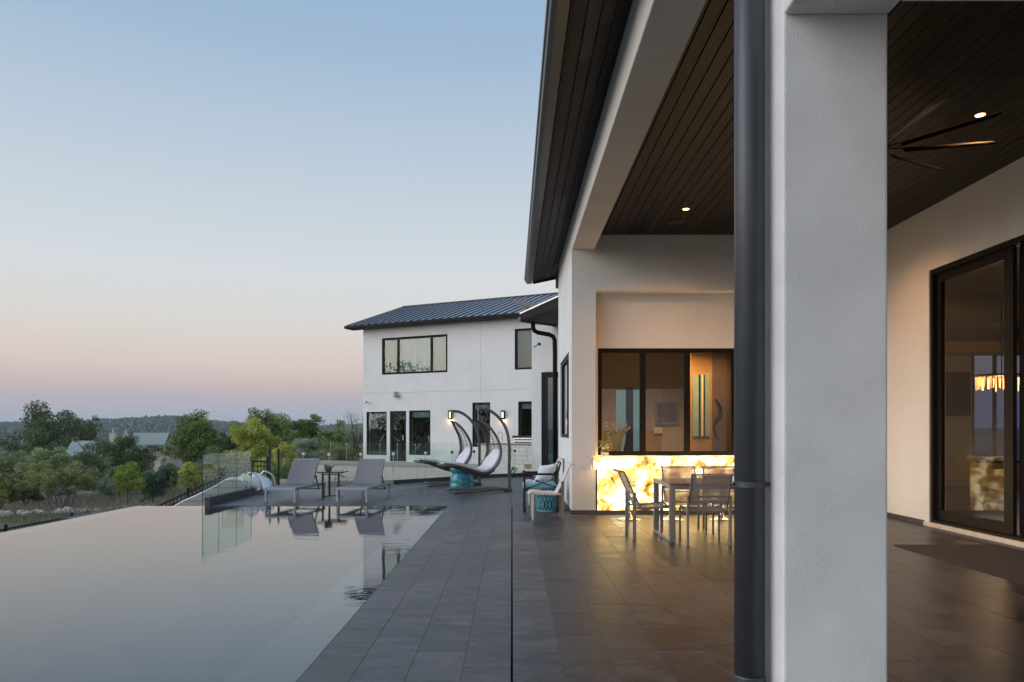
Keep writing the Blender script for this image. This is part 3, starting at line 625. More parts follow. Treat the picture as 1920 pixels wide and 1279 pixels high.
# rooms inside
def groom(u0, u1, z0, z1, dep, mat):
    m_ = MB(); m_.fbox(FA, u0, u1, -dep-.05, -dep, z0, z1); m_.fbox(FA, u0, u1, -dep, -.31, z0-.05, z0); m_.fbox(FA, u0, u1, -dep, -.31, z1, z1+.05)
    m_.fbox(FA, u0-.05, u0, -dep, -.31, z0, z1); m_.fbox(FA, u1, u1+.05, -dep, -.31, z0, z1); m_.build('inner_room', mat, gh)
groom(.25, 4.7, -.02, 2.9, 4.0, 'brown_interior'); groom(5.6, 7.6, -.02, 3.1, 2.0, 'brown_interior'); groom(8.0, 11.5, -.02, 3.1, 2.5, 'brown_interior')
groom(.25, 12, 3.2, 6.2, 3, 'interior_wall')
def gym(u, d, kind, label):
    p = FA.pt(u, d, 0); g = thing('exercise_machine', label, 'gym equipment', p)
    b = MB()
    if kind == 0:
        b.fbox(FA, u-.04, u+.04, d-.04, d+.04, 0, 2.3); b.build('column', 'steel', g)
        MB().fbox(FA, u-.3, u+.3, d-.05, d+.05, 1.15, 1.5).fbox(FA, u-.2, u+.2, d-.15, d+.15, .25, 1.0).build('weight_stack', 'black_plain', g)
        MB().bar(FA.pt(u-.25, d+.1, 1.3), FA.pt(u-.45, d+.2, .9), .05, .05).bar(FA.pt(u+.25, d+.1, 1.2), FA.pt(u+.7, d+.2, .95), .05, .05).build('handle', 'steel', g)
    elif kind == 1:
        for k_ in range(3): b.bar(FA.pt(u-.3+k_*.25, d, .95), FA.pt(u+k_*.25, d, 1.45), .12, .12)
        b.build('dumbbell_rack', 'black_plain', g); MB().bar(FA.pt(u-.4, d+.1, 0), FA.pt(u+.5, d+.1, .8), .06, .06).bar(FA.pt(u+.5, d+.1, 0), FA.pt(u-.4, d+.1, .8), .06, .06).build('leg', 'steel', g)
    else:
        b.bar(FA.pt(u-.1, d, .5), FA.pt(u-.35, d, 1.2), .22, .12).build('pad', 'white_paint', g); MB().fbox(FA, u-.4, u+.5, d-.15, d+.15, .3, .42).build('base', 'black_plain', g)
        MB().bar(FA.pt(u+.2, d, .4), FA.pt(u+.1, d, 1.5), .1, .1).bar(FA.pt(u+.1, d, 1.4), FA.pt(u-.25, d, 1.2), .08, .08).build('frame', 'black_plain', g)
gym(FA.hit(706, 800)[0], -1.1, 0, 'cable weight machine seen through the leftmost ground floor window')
gym(FA.hit(748, 800)[0], -1.2, 1, 'black dumbbell rack seen through the glass gym door')
gym(FA.hit(796, 800)[0], -1.0, 2, 'padded exercise bench seen through the window right of the gym door')
# standing seam roof
ES = -.62; EO = .52; ZE = ZZ(613, 36.1); RD = 4.89; RZ = 1.67
def rp(u, s, dz=0):  # s 0 at the eave, 1 at the ridge
    return FA.pt(u, EO-RD*s, ZE+RZ*s+dz)
rf = MB().hexa([rp(ES,0,-.03), rp(GL+.5,0,-.03), rp(GL+.5,1,-.03), rp(ES,1,-.03), rp(ES,0,.03), rp(GL+.5,0,.03), rp(GL+.5,1,.03), rp(ES,1,.03)])
rf.hexa([FA.pt(u, EO-RD*(2-s), ZE+RZ*s+dz) for dz in (-.03, .03) for (u, s) in ((ES,1),(GL+.5,1),(GL+.5,0),(ES,0))])
rf = rf.build('roof', 'roof_metal', gh)
u = ES+.02
while u < GL:
    MB().hexa([rp(u-.02,-.002,.025), rp(u+.02,-.002,.025), rp(u+.02,1,.025), rp(u-.02,1,.025), rp(u-.02,-.002,.075), rp(u+.02,-.002,.075), rp(u+.02,1,.075), rp(u-.02,1,.075)]).build('seam', 'seam_shade_metal', rf); u += .405  # seams darker than the pans: their shadow side put into the colour
MB().hexa([rp(ES-.03,1,.05), rp(GL+.5,1,.05), FA.pt(GL+.5, EO-RD-.14, ZE+RZ+.03), FA.pt(ES-.03, EO-RD-.14, ZE+RZ+.03), rp(ES-.03,1,.10), rp(GL+.5,1,.10), FA.pt(GL+.5, EO-RD-.14, ZE+RZ+.09), FA.pt(ES-.03, EO-RD-.14, ZE+RZ+.09)]).build('ridge_cap', 'gutter_metal', rf)
MB().fbox(FA, ES-.05, GL, EO, EO+.11, ZE-.10, ZE+.025).build('gutter', 'dark_metal', rf)
MB().fbox(FA, ES, GL, -.0, EO-.002, ZE-.12, ZE-.085).build('soffit', 'soffit_wood', rf)
MB().prism([rp(ES,0,.04), rp(ES,1,.04), rp(ES,1,-.16), rp(ES,0,-.10)], FA.u*.03).build('rake_board', 'dark_metal', rf)
# lamps, floodlight and camera on the facade
def sconce(px, label):
    u, zt = FA.hit(px, 769.5); _, zb = FA.hit(px, 786.5)
    s = thing('wall_lamp', label, 'wall lamp', FA.pt(u, .02, zb), group='lit wall lamps on the guest house')
    b = MB(); b.fbox(FA, u-.075, u+.075, 0, .03, zb, zt); b.fbox(FA, u-.075, u-.05, .03, .13, zb, zt); b.fbox(FA, u+.05, u+.075, .03, .13, zb, zt)
    b.fbox(FA, u-.05, u+.05, .03, .13, zt-.06, zt); b.build('case', 'bronze_frame', s)
    MB().fbox(FA, u-.03, u+.03, .05, .10, zb+.08, zt-.08).build('bulb', 'sconce_glow', s)
    l = plight('lamp_light', FA.pt(u, .12, zb-.05)-FA.pt(u, .02, zb), 3.0, (1, .6, .28), .03, parent=s)
sconce(845.5, 'lit bronze wall lamp behind the rear hanging chair'); sconce(944, 'lit bronze wall lamp beside the tap, right of the hanging chairs')
u, z = FA.hit(744, 741); s = thing('flood_light', 'small grey flood light on the white facade above the gym door', 'flood light', FA.pt(u, 0, z), group=None)
MB().lathe([(.10, 0), (.115, .03), (.115, .2), (.08, .26)], FA.pt(u, .12, z-.1), 12).build('head', 'alu_light', s); MB().fbox(FA, u+.05, u+.17, 0, .1, z-.05, z+.07).build('mount', 'white_paint', s)
def seccam(p, n, side, label):
    s = thing('security_camera', label, 'camera', p); MB().tube([p, p+n*.16], .03, 8).build('arm', 'white_paint', s)
    MB().tube([p+n*.16-side*.02+Vector((0,0,.02)), p+n*.22-side*.2-Vector((0,0,.09))], .045, 10).build('body', 'white_paint', s)
    MB().ball(p+n*.14, .05, .05, .05, 10, 7).build('joint', 'black_plain', s)
u, z = FA.hit(690, 754); seccam(FA.pt(u, 0, z), FA.n, FA.u*.4, 'tiny dark security camera at the left corner of the guest house')

# ---- terrace wall and glass balustrade of the guest house
tw = thing('retaining_wall', 'pale concrete terrace wall with grey cap in front of the guest house', 'wall', FA.pt(3, 1, -3))
RO = 1.0; ru0 = FA.hit(583, 868, RO)[0]; ru1 = FA.hit(905, 868, RO)[0]
u = ru0
while u < ru1-.1:
    MB().fbox(FA, u+.004, min(u+1.55, ru1)-.004, RO-.3, RO, -3, -.17).build('panel', 'concrete_pale', tw); u += 1.55
MB().fbox(FA, ru0-.05, ru1, RO-.36, RO+.05, -.168, -.03).build('cap', 'curb_pale', tw)
tag(MB().fbox(FA, ru0, GL, -.02, RO-.36, -3, -.035).build('guest_terrace', 'concrete_pale'), kind='structure')
fe = thing('glass_balustrade', 'clear glass balustrade on the terrace wall before the guest house', 'fence', FA.pt(3, RO, 0))
u = ru0+.1; PW = .98
while u+PW < ru1:
    MB().fbox(FA, u+.006, u+PW-.006, RO-.16, RO-.148, .0, .92).build('pane', 'fence_glass', fe)
    q = FA.pt(u+PW, RO-.15, 0)
    MB().tube([q+Vector((0,0,-.03)), q+Vector((0,0,.80))], .007, 6).build('post', 'steel', fe); MB().ball(q+Vector((0,0,.82)), .028, .028, .028, 8, 6).build('knob', 'white_paint', fe)
    u += PW

# ---- outdoor kitchen: stone wall block by block, counter, grill, tap
KO = 2.3; ku0 = FA.hit(897, 850, KO)[0]; ku1 = FA.hit(1010, 850, KO)[0]
kw = thing('outdoor_kitchen', 'white rough stone kitchen counter wall beside the guest house', 'counter', FA.pt((ku0+ku1)/2, KO, -1.2))
MB().fbox(FA, ku0, ku1, KO-.75, KO-.02, -1.3, .87).build('core', 'seam_grey', kw)
z = -.75; row = 0
while z < .85:
    u = ku0-(row % 2)*.2; h = random.choice([.15, .17, .19]); h = min(h, .868-z)
    while u < ku1:
        l_ = random.uniform(.28, .62); a, b = max(u, ku0), min(u+l_, ku1)
        rust = abs((a+b)/2-FA.hit(991, 870, KO)[0]) < .25 and .0 < z+h/2-FA.hit(991, 876, KO)[1]+.1 < .22
        if b-a > .05: MB().fbox(FA, a+.006, b-.006, KO-.05, KO+random.uniform(.0, .02), z+.005, z+h-.005).build('block', 'block_stone_rust' if rust else 'block_stone', kw)
        u += l_
    z += h; row += 1
MB().fbox(FA, ku0-.04, ku1, KO-.78, KO+.05, .872, .93).build('countertop', 'alu_taupe', kw)
ga, gz1 = FA.hit(963, 821, KO); gb, gz0 = FA.hit(1000, 832, KO)
gr = thing('grill', 'stainless built-in gas grill on the stone kitchen counter', 'grill', FA.pt((ga+gb)/2, KO, .93))
MB().fbox(FA, ga, gb, KO-.6, KO-.02, .932, gz1).build('hood', 'steel', gr, bevel=.03); MB().fbox(FA, ga, gb, KO-.03, KO+.03, gz0, gz0+.13).build('front_panel', 'white_paint', gr)
for k in range(6): 
    q = FA.pt(ga+.12+k*(gb-ga-.2)/5, KO, gz1-.06); MB().tube([q, q+FA.n*.05], .022, 8).build('knob', 'dark_metal', gr)
MB().fbox(FA, ga+.06, gb-.08, KO+.031, KO+.06, gz0+.03, gz0+.06).build('handle', 'dark_metal', gr)
sh = MB().fbox(FA, FA.hit(967, 818)[0], GL-4, .0, .35, FA.hit(967, 820)[1]-.02, FA.hit(967, 818)[1]+.03).build('window_shelf', 'black_plain', gh)
fu = FA.hit(942, 820, KO-.4)[0]; f0 = FA.pt(fu, KO-.4, .93)
fc = thing('tap', 'tall gooseneck chrome tap on the stone kitchen counter', 'tap', f0)
MB().tube([f0-FA.u*.0, f0+Vector((0,0,.35)), f0-FA.u*.03+Vector((0,0,.44)), f0-FA.u*.10+Vector((0,0,.48)), f0-FA.u*.17+Vector((0,0,.44)), f0-FA.u*.20+Vector((0,0,.34)), f0-FA.u*.20+Vector((0,0,.22))], .016, 8).build('spout', 'steel', fc)
MB().bar(f0+Vector((0,0,.22)), f0-FA.u*.2+Vector((0,0,.22)), .02, .02).build('arm', 'steel', fc)

# ---- low wing between the houses
VB = Fr(P(997, 893), (.9004, -.435, 0), (-.435, -.9004, 0))
vb = thing('link_wing', 'low white wing with tall glazed door and dark metal eave between the two houses', 'house', VB.pt(1.2, -1, 0))
v0 = VB.hit(1015, 760)[0]; vz = VB.hit(1015, 698)[1]
vwall_top = ZZ(560, 23)
wall_grid(VB, 0, 4, -1, 4.75, [(v0, v0+1.9, .02, vz)], -.25, 0).build('front_wall', 'stucco', vb)
MB().fbox(VB, 0, .25, -4.0, -.251, -1, 4.75).build('gable_wall', 'stucco', vb)
dd = window('glazed_door', VB, vb, v0, v0+1.9, .02, vz, [v0+.95], .10, .09, 'house_glass', 'bronze_frame', stiles=.08)
MB().fbox(VB, v0+.1, v0+1.8, -.9, -.85, .02, vz).build('curtain', 'curtain', vb); MB().fbox(VB, -.0, 4, -2.4, -2.3, 0, 4).build('inner_wall', 'interior_dark', vb)
c0 = Vector((XX(971, 22.2), 22.2, ZZ(604, 22.2))); ed = Vector((.76, .65, 0)).normalized(); rd_ = Vector((.65, -.76, .11)).normalized()
def pxd(px, py, Y): return Vector((XX(px, Y), Y, ZZ(py, Y)))
eave = c0+ed*4; up = Vector((0,0,1))
MB().hexa([c0, eave, eave-ed.cross(up)*-.12, c0-ed.cross(up)*-.12, c0+up*.13, eave+up*.13, eave-ed.cross(up)*-.12+up*.16, c0-ed.cross(up)*-.12+up*.16][0:8]).build('gutter', 'gutter_metal', vb)
r0 = c0+rd_*.18+up*.02; r1 = r0+rd_*3.4
MB().hexa([r0, r1, r1+ed*.04, r0+ed*.04, r0+up*.19, r1+up*.42, r1+ed*.04+up*.42, r0+ed*.04+up*.19]).build('rake_board', 'dark_metal', vb)
MB().hexa([r0+ed*.05, r1+ed*.05, r1+ed*4, r0+ed*4, r0+ed*.05+up*.05, r1+ed*.05+up*.05, r1+ed*4+up*.05, r0+ed*4+up*.05]).build('soffit', 'interior_dark', vb)
MB().hexa([r0-rd_*.1+up*.2, r1+up*.43, r1+ed*4+up*.43, r0-rd_*.1+ed*4+up*.2, r0-rd_*.1+up*.24, r1+up*.47, r1+ed*4+up*.47, r0-rd_*.1+ed*4+up*.24]).build('roof', 'roof_metal', vb)
qa, qb = pxd(958.5, 562, 26), pxd(1050, 582, 24.8)
MB().hexa([qa-up*.05, qb-up*.2, qb+Vector((.5,1.5,-.2)), qa+Vector((.5,1.5,-.05)), qa+up*.03, qb+up*.12, qb+Vector((.5,1.5,.12)), qa+Vector((.5,1.5,.03))]).build('upper_roof', 'gutter_metal', vb)
# downspout of the wing
d0 = pxd(999.5, 606, 22.45); dwn = [d0, pxd(999.5, 614, 22.45), pxd(1002, 620, 22.45), pxd(1008, 623.5, 22.5), pxd(1030, 627.5, 22.6), pxd(1037, 631, 22.6), pxd(1040, 638, 22.6), pxd(1040.5, 660, 22.6), Vector((XX(1040.5, 22.6), 22.6, 0))]
MB().tube(dwn, .068, 12).build('downspout', 'dark_metal', vb, smooth=True)
p = pxd(1014, 646, 22.75); seccam(p, VB.n, VB.u*.8, 'white security camera under the eave of the low wing')

# ================================================================== glass fences, curbs, slide, rails round the deck
cb = thing('glass_fence', 'curved glass fence on a low curb behind the loungers and hanging chairs', 'fence', curb_pts[3])
for i in range(len(curb_pts)-1):
    a, b = curb_pts[i], curb_pts[i+1]; n = (b-a).normalized().cross(Vector((0,0,1)))*-1
    m_ = MB().hexa([a, b, b+n*.14, a+n*.14, a+Vector((0,0,.11)), b+Vector((0,0,.11)), b+n*.14+Vector((0,0,.11)), a+n*.14+Vector((0,0,.11))])
    m_.build('curb', 'curb_pale' if i < 2 else 'curb_dark', cb)
tot = []; 
for i in range(len(curb_pts)-1):
    a, b = curb_pts[i], curb_pts[i+1]; k = max(1, round((b-a).length/.95))
    for j in range(k): tot.append((a+(b-a)*(j/k), a+(b-a)*((j+1)/k)))
for i, (a, b) in enumerate(tot):
    n = (b-a).normalized().cross(Vector((0,0,1)))*-1; d = (b-a).normalized()
    a2, b2 = a+d*.006+n*.064, b-d*.006+n*.064
    MB().hexa([a2+Vector((0,0,.10)), b2+Vector((0,0,.10)), b2+n*.012+Vector((0,0,.10)), a2+n*.012+Vector((0,0,.10)), a2+Vector((0,0,.90)), b2+Vector((0,0,.90)), b2+n*.012+Vector((0,0,.90)), a2+n*.012+Vector((0,0,.90))]).build('pane', 'fence_glass', cb)
    if i < len(tot)-1:
        q = b+n*.05; MB().tube([q+Vector((0,0,.1)), q+Vector((0,0,.80))], .007, 6).build('post', 'steel', cb)
        MB().box(q.x-.035, q.x+.035, q.y-.02, q.y+.03, .78, .85).build('clamp', 'white_paint' if q.x < -2.2 else 'dark_metal', cb, bevel=.006)
XC = -5.785
c2 = thing('pool_screen', 'frameless glass screen on a dark curb at the corner of the pool', 'fence', (XC, 15.3, 0))
MB().box(XC-.055, XC+.055, PYF-.02, 16.55, -.3, .158).build('curb', 'curb_dark', c2, bevel=.004)
ys = [13.86, 14.63, 15.57, 16.46]
for a, b in zip(ys[:-1], ys[1:]):
    MB().box(XC-.007, XC+.007, a+.006, b-.006, .10, .975).build('pane', 'screen_glass', c2)
    MB().box(XC-.008, XC+.008, b-.006, b+.0, .10, .975).build('edge', 'glass_edge', c2)
MB().box(XC-.008, XC+.008, 13.852, 13.866, -.1, .975).build('edge', 'glass_edge', c2)
gp_ = thing('glass_gate', 'narrow glass gate between black posts behind the slide', 'gate', (-6.2, 19.2, 0))
YG = 19.3
MB().box(XX(502, YG), XX(519.5, YG), YG, YG+.012, .02, ZZ(846, YG)).build('pane', 'fence_glass', gp_)
for px in (505, 521.5):
    x = XX(px, YG); t = ZZ(843.5, YG); MB().box(x-.022, x+.022, YG+.02, YG+.064, -.1, t).build('post', 'black_iron', gp_); MB().ball((x, YG+.04, t), .03, .03, .03, 8, 6).build('cap', 'black_iron', gp_)
# slide
SY = 17.0
rim = catmull([(-9.6, -2.3), (-8.6, -1.0), (XX(340, SY), ZZ(945, SY)), (XX(378, SY), ZZ(926, SY)), (XX(411, SY), ZZ(910, SY)), (XX(431, SY), ZZ(898, SY)), (XX(446, SY), ZZ(893, SY)), (XX(457, SY), ZZ(894.5, SY)), (XX(467, SY), ZZ(900, SY)), (XX(478, SY), ZZ(908, SY))], 34)
sd = thing('pool_slide', 'white moulded pool slide descending left behind the glass screen', 'slide', (-6.2, SY, 0))
def slide_s(s, t):
    i = s*(len(rim)-1); j = min(int(i), len(rim)-2); f_ = i-j; x = rim[j][0]*(1-f_)+rim[j+1][0]*f_; z = rim[j][1]*(1-f_)+rim[j+1][1]*f_
    a = (t-.5)*2; return (x, SY+a*.36, z-.30*(1-abs(a)**2.2))
tr = MB().grid(slide_s, 34, 13); o = tr.build('trough', 'slide_white', sd, smooth=True); md = o.modifiers.new('solid', 'SOLIDIFY'); md.thickness = .03; md.offset = -1
def hood(s, t):
    a = (t-.5)*2; x = XX(464, SY)+s*.46; flare = 1+.10*s; ht = .42-.10*s-.16*s**3
    return (x, SY+a*.34*flare, .04+ht*abs(a)**(1.6+1.5*s)+.02*s)
o = MB().grid(hood, 10, 17).build('entry', 'slide_white', sd, smooth=True); md = o.modifiers.new('solid', 'SOLIDIFY'); md.thickness = .035; md.offset = -1
for Yr, pts in ((16.72, [(463.7,897),(464.5,891),(467,887.4),(471.8,886),(482,893),(487,901),(490,909),(488,916.4),(482,919.6)]), (17.35, [(489,897),(490,890),(494,884.5),(499,884),(510.4,890.5),(513,897),(515.5,905),(514.5,911.5)])):
    MB().tube(catmull([tuple(pxd(a, b, Yr)) for a, b in pts], 26), .019, 8).build('handrail', 'steel', sd, smooth=True)
poly = [(x, 16.60, z-.035) for x, z in rim if x < XX(474, SY)]
MB().prism(poly+[(poly[-1][0], 16.60, -3), (poly[0][0], 16.60, -3)], (0, .06, 0)).build('side_wall', 'stone_courses', sd)
# stair railing, lower fence
def railing(name, label, a, b, n, hgt, posts, r_=.012):
    t = thing(name, label, 'railing', (a+b)/2-Vector((0,0,hgt)))
    MB().bar(a, b, .035, .04).build('top_rail', 'black_iron', t); MB().bar(a-Vector((0,0,.13)), b-Vector((0,0,.13)), .025, .025).build('rail', 'black_iron', t); MB().bar(a-Vector((0,0,hgt-.1)), b-Vector((0,0,hgt-.1)), .03, .03).build('bottom_rail', 'black_iron', t)
    for i in range(n+1):
        p = a+(b-a)*(i/n); MB().bar(p-Vector((0,0,hgt-.1)), p, .018, .018).build('baluster', 'black_iron', t)
    for f_ in posts:
        p = a+(b-a)*f_; MB().bar(p-Vector((0,0,hgt+.1)), p+Vector((0,0,.07)), .06, .06).build('post', 'black_iron', t); MB().ball(p+Vector((0,0,.09)), .042, .042, .04, 8, 6).build('cap', 'black_iron', t)
    return t
railing('stair_railing', 'black iron stair railing descending left beyond the slide', pxd(290, 952, 18.6), pxd(474, 867, 18.6), 26, .85, (.34, .68))
railing('gate_railing', 'short level black iron railing between the slide and glass gate', pxd(470, 865, 19.6), pxd(502, 865, 19.6), 5, .95, (0, 1))
railing('lower_fence', 'low black iron fence beyond the infinity edge at the left', Vector((-12.95, 9, -1.06)), Vector((-12.83, 21.6, -1.06)), 110, 1.3, (0, .25, .5, .78, 1))

# ================================================================== furniture
# ---- sun loungers (local: foot end at -y, facing the camera)
def make_lounger():
    t = thing('sun_lounger', 'grey sling sun lounger to the left of the little bird table', 'sun lounger', group='grey sun loungers by the pool')
    wd, sh_, ln = .60, .295, 1.62
    f = MB()
    for s in (-1, 1): f.bar((s*wd/2, 0, sh_-.025), (s*wd/2, ln, sh_-.025), .04, .05)
    f.bar((-wd/2+.02, .02, sh_-.025), (wd/2-.02, .02, sh_-.025), .04, .05); f.bar((-wd/2+.02, ln-.02, sh_-.025), (wd/2-.02, ln-.02, sh_-.025), .04, .05); f.build('frame', 'alu_light', t, bevel=.004)
    for s in (-1, 1):
        for y in (.022, ln-.06): MB().box(s*wd/2-.021, s*wd/2+.021, y-.02, y+.02, 0, sh_-.05).build('leg', 'alu_light', t, bevel=.004)
    MB().grid(lambda a, b: ((b-.5)*(wd-.02), .0+a*.96, sh_+.004-.012*math.sin(math.pi*b)-.012*max(0, 1-a*12)), 10, 9).build('seat', 'sling_grey', t, smooth=True)
    hy, ty, tz = .95, 1.34, .81
    bf = MB()
    for s in (-1, 1): bf.bar((s*(wd/2-.03), hy, sh_), (s*(wd/2-.03), ty, tz), .03, .03)
    bf.bar((-wd/2+.03, ty, tz), (wd/2-.03, ty, tz), .03, .03); bf.build('backrest_frame', 'alu_light', t)
    MB().grid(lambda a, b: ((b-.5)*(wd-.02), hy+(ty-hy)*a+.015*math.sin(math.pi*b)-.03*math.sin(math.pi*a)-.016, sh_+(tz-sh_)*a+.004), 10, 9).build('backrest', 'sling_grey', t, smooth=True)
    for s in (-1, 1): MB().bar((s*(wd/2-.05), 1.14, .55), (s*(wd/2-.05), 1.40, .17), .018, .03).build('prop', 'black_plain', t)
    MB().bar((-wd/2+.03, 1.40, .17), (wd/2-.03, 1.40, .17), .02, .02).build('prop_bar', 'black_plain', t)
    return t
lg = make_lounger(); p = P(525, 942.5); lg.location = (p.x, p.y, 0); lg.rotation_euler.z = R(-7)
p = P(659.5, 942.5); dup(lg, (p.x, p.y, 0), R(-7), 'grey sling sun lounger between the bird table and the teal stool')
# ---- side table with bird
p = P(623, 931); tb = thing('side_table', 'small dark metal side table between the two sun loungers', 'table', p); Yt = p.y+.1
zt = ZZ(886, Yt)
MB().prism([(p.x-.31, p.y-.16, zt+.012), (p.x-.24, p.y-.24, zt), (p.x+.24, p.y-.24, zt), (p.x+.31, p.y-.16, zt+.012), (p.x+.31, p.y+.2, zt+.012), (p.x+.24, p.y+.26, zt), (p.x-.24, p.y+.26, zt), (p.x-.31, p.y+.2, zt+.012)], (0, 0, .025)).build('top', 'table_dark', tb)
for dx, dy in ((-.17, -.14), (-.10, .16), (.10, .16), (.17, -.12)): MB().box(p.x+dx-.02, p.x+dx+.02, p.y+dy-.01, p.y+dy+.01, .012, zt).build('leg', 'table_dark', tb)
MB().bar((p.x-.17, p.y-.14, .008), (p.x-.1, p.y+.16, .008), .03, .014).bar((p.x-.1, p.y+.16, .008), (p.x+.1, p.y+.16, .008), .03, .014).bar((p.x+.1, p.y+.16, .008), (p.x+.17, p.y-.12, .008), .03, .014).build('foot_bar', 'table_dark', tb)
MB().bar((p.x-.17, p.y-.1, zt-.03), (p.x+.17, p.y-.1, zt-.03), .02, .02).build('apron', 'table_dark', tb)
bx = XX(616, p.y); bz = zt+.026
bd = thing('bird_figurine', 'grey stone bird figurine on the dark side table', 'figurine', (bx, p.y, bz))
MB().ball((bx-.005, p.y, bz+.068), .085, .06, .068, 16, 11).ball((bx-.058, p.y, bz+.115), .036, .034, .033, 12, 9).build('body', 'bird_stone', bd, smooth=True)
MB().bar((bx+.045, p.y, bz+.085), (bx+.118, p.y, bz+.128), .05, .022, (0,0,1)).build('tail', 'bird_stone', bd, bevel=.008); MB().tube([(bx-.088, p.y, bz+.118), (bx-.108, p.y, bz+.112)], [.01, .002], 6).build('beak', 'bird_stone', bd)
# ---- hanging chairs (local: pole base at origin, chair faces -x)
prof = [(-.75, 1.69), (-.62, 1.66), (-.47, 1.55), (-.29, 1.32), (-.20, 1.09), (-.185, .877), (-.256, .68), (-.40, .505), (-.61, .40), (-.82, .405), (-1.035, .48), (-1.285, .575), (-1.5, .625), (-1.69, .647)]
PN = 61; pf = catmull(prof, PN)
HWT = [(0, .02), (.06, .10), (.16, .22), (.3, .33), (.5, .38), (.7, .37), (.88, .32), (.96, .27), (1, .20)]
EDT = [(0, .01), (.1, .07), (.25, .13), (.4, .15), (.55, .12), (.7, .06), (.85, .03), (1, .01)]
def pod(t, u, off=0.0):
    i = min(max(t, 0), 1)*(PN-1); j = min(int(i), PN-2); f_ = i-j
    x = pf[j][0]*(1-f_)+pf[j+1][0]*f_; z = pf[j][1]*(1-f_)+pf[j+1][1]*f_
    dx, dz = pf[j+1][0]-pf[j][0], pf[j+1][1]-pf[j][1]; l_ = math.hypot(dx, dz); nx, nz = dz/l_, -dx/l_     # inward normal
    hw = lerp_tab(HWT, t); e = lerp_tab(EDT, t)*abs(u)**2.2+off
    xl, yl = x+nx*e+.75, u*hw; ca, sa = math.cos(R(17)), math.sin(R(17)); return (-.75+xl*ca-yl*sa, xl*sa+yl*ca, z+nz*e)
def make_hanging_chair():
    t = thing('hanging_chair', 'hanging wicker chaise with white cushion nearest the porch, front of the pair', 'hanging chair', group='hanging wicker chairs')
    st = MB()
    pole = catmull([(0,0,.03),(0,0,.7),(-.005,0,1.10),(-.06,0,1.42),(-.19,0,1.66),(-.36,0,1.83),(-.54,0,1.925),(-.75,0,1.945)], 34)
    st.tube(pole, .036, 12); st.build('pole', 'pole_grey', t, smooth=True)
    for s in (-1, 1):
        arm = catmull([(.03, s*.02, .04), (-.35, s*.20, .075), (-.8, s*.38, .05), (-1.42, s*.50, .045)], 16)
        MB().tube(arm, .033, 10).build('base_arm', 'pole_grey', t, smooth=True)
        MB().lathe([(.02, 0), (.025, .03)], (-1.3, s*.48, 0), 8).lathe([(.02, 0), (.025, .03)], (-.1, s*.08, 0), 8).build('foot', 'black_plain', t)
    MB().lathe([(.05, 0), (.055, .03), (.055, .07), (.04, .08)], (0, 0, .0), 14).build('socket', 'pole_grey', t)
    ch = MB()
    for k in range(6):
        zc = 1.915-k*.042; a = [(-.75+(.012*math.cos(q) if k % 2 else 0), (0 if k % 2 else .012*math.cos(q)), zc+.028*math.sin(q)) for q in [2*math.pi*i/10 for i in range(10)]]
        ch.tube(a, .004, 5, True)
    ch.build('chain', 'steel', t)
    rim_ = MB()
    for s in (-1, 1): rim_.tube([pod(i/50, s) for i in range(51)], [.017+.011*math.sin(math.pi*min(1, i/40)) for i in range(51)], 8)
    rim_.tube([pod(1, u_) for u_ in np.linspace(-1, 1, 9)], .02, 8)
    rm = rim_.build('rim', 'wicker', t, smooth=True)
    wk = MB()
    for i in range(3, 44):
        tt = i/62
        if tt < .42 and i % 2 and tt < .30: pass
        wk.tube([pod(tt, u_) for u_ in np.linspace(-1, 1, 9)], .0065, 5)
    for u_ in (-.86, -.78, -.5, 0, .5, .78, .86): wk.tube([pod(i/60, u_, .006) for i in range(2, 45)], .007, 5)
    tag(wk.build('weave', 'wicker', t), kind='stuff')
    for s in (-1, 1):           # dense woven sides
        o = MB().grid(lambda a, b, s=s: pod(.10+a*.9, s*(.90+.1*b), .0), 46, 4).build('side_band', 'wicker', t, smooth=True)
        md = o.modifiers.new('solid', 'SOLIDIFY'); md.thickness = .012
    o = MB().grid(lambda a, b: pod(.56+a*.44, -1+2*b, .0), 30, 11).build('seat_shell', 'wicker', t, smooth=True); md = o.modifiers.new('solid', 'SOLIDIFY'); md.thickness = .03; md.offset = 1
    def cush(a, b):
        tt = .335+.66*a; q = b*2*math.pi; u_ = .80*math.cos(q); th = .078*(math.sin(math.pi*min(max(a, .02), .98))**.35)
        u_ = max(-.8, min(.8, u_*1.12)); puff = .006*math.sin(a*34)+.004*math.sin(u_*9+a*11)
        lead = min(1, a*6); return pod(tt, u_*(.35+.65*lead**.6), .055+th*math.sin(q)*(1 if math.sin(q) > 0 else .6)+puff*(math.sin(q) > 0))
    cu = MB().grid(cush, 46, 28, True); n_ = len(cu.v); cu.f += [tuple(range(27, -1, -1)), tuple(range(n_-28, n_))]
    cu.build('cushion', 'cushion_white', t, smooth=True)
    return t
hc = make_hanging_chair(); p = P(955, 921.5); hc.location = (p.x, p.y, 0); hc.rotation_euler.z = R(13)
p = P(899, 910); dup(hc, (p.x, p.y, 0), R(11), 'hanging wicker chaise farther from the porch, partly hidden by the front one')
# ---- teal ceramic garden stool
p = P(866, 917); gs = MB().lathe([(.0, 0), (.29, 0), (.30, .02), (.292, .13), (.285, .14), (.285, .16), (.28, .28), (.262, .33), (.235, .36), (.245, .40), (.275, .43), (.292, .47), (.292, .53), (.27, .55), (0, .555)], p, 40)
tag(gs.build('garden_stool', 'teal_glaze', loc=p, smooth=True), 'glazed teal ceramic garden stool under the front hanging chair', 'stool')
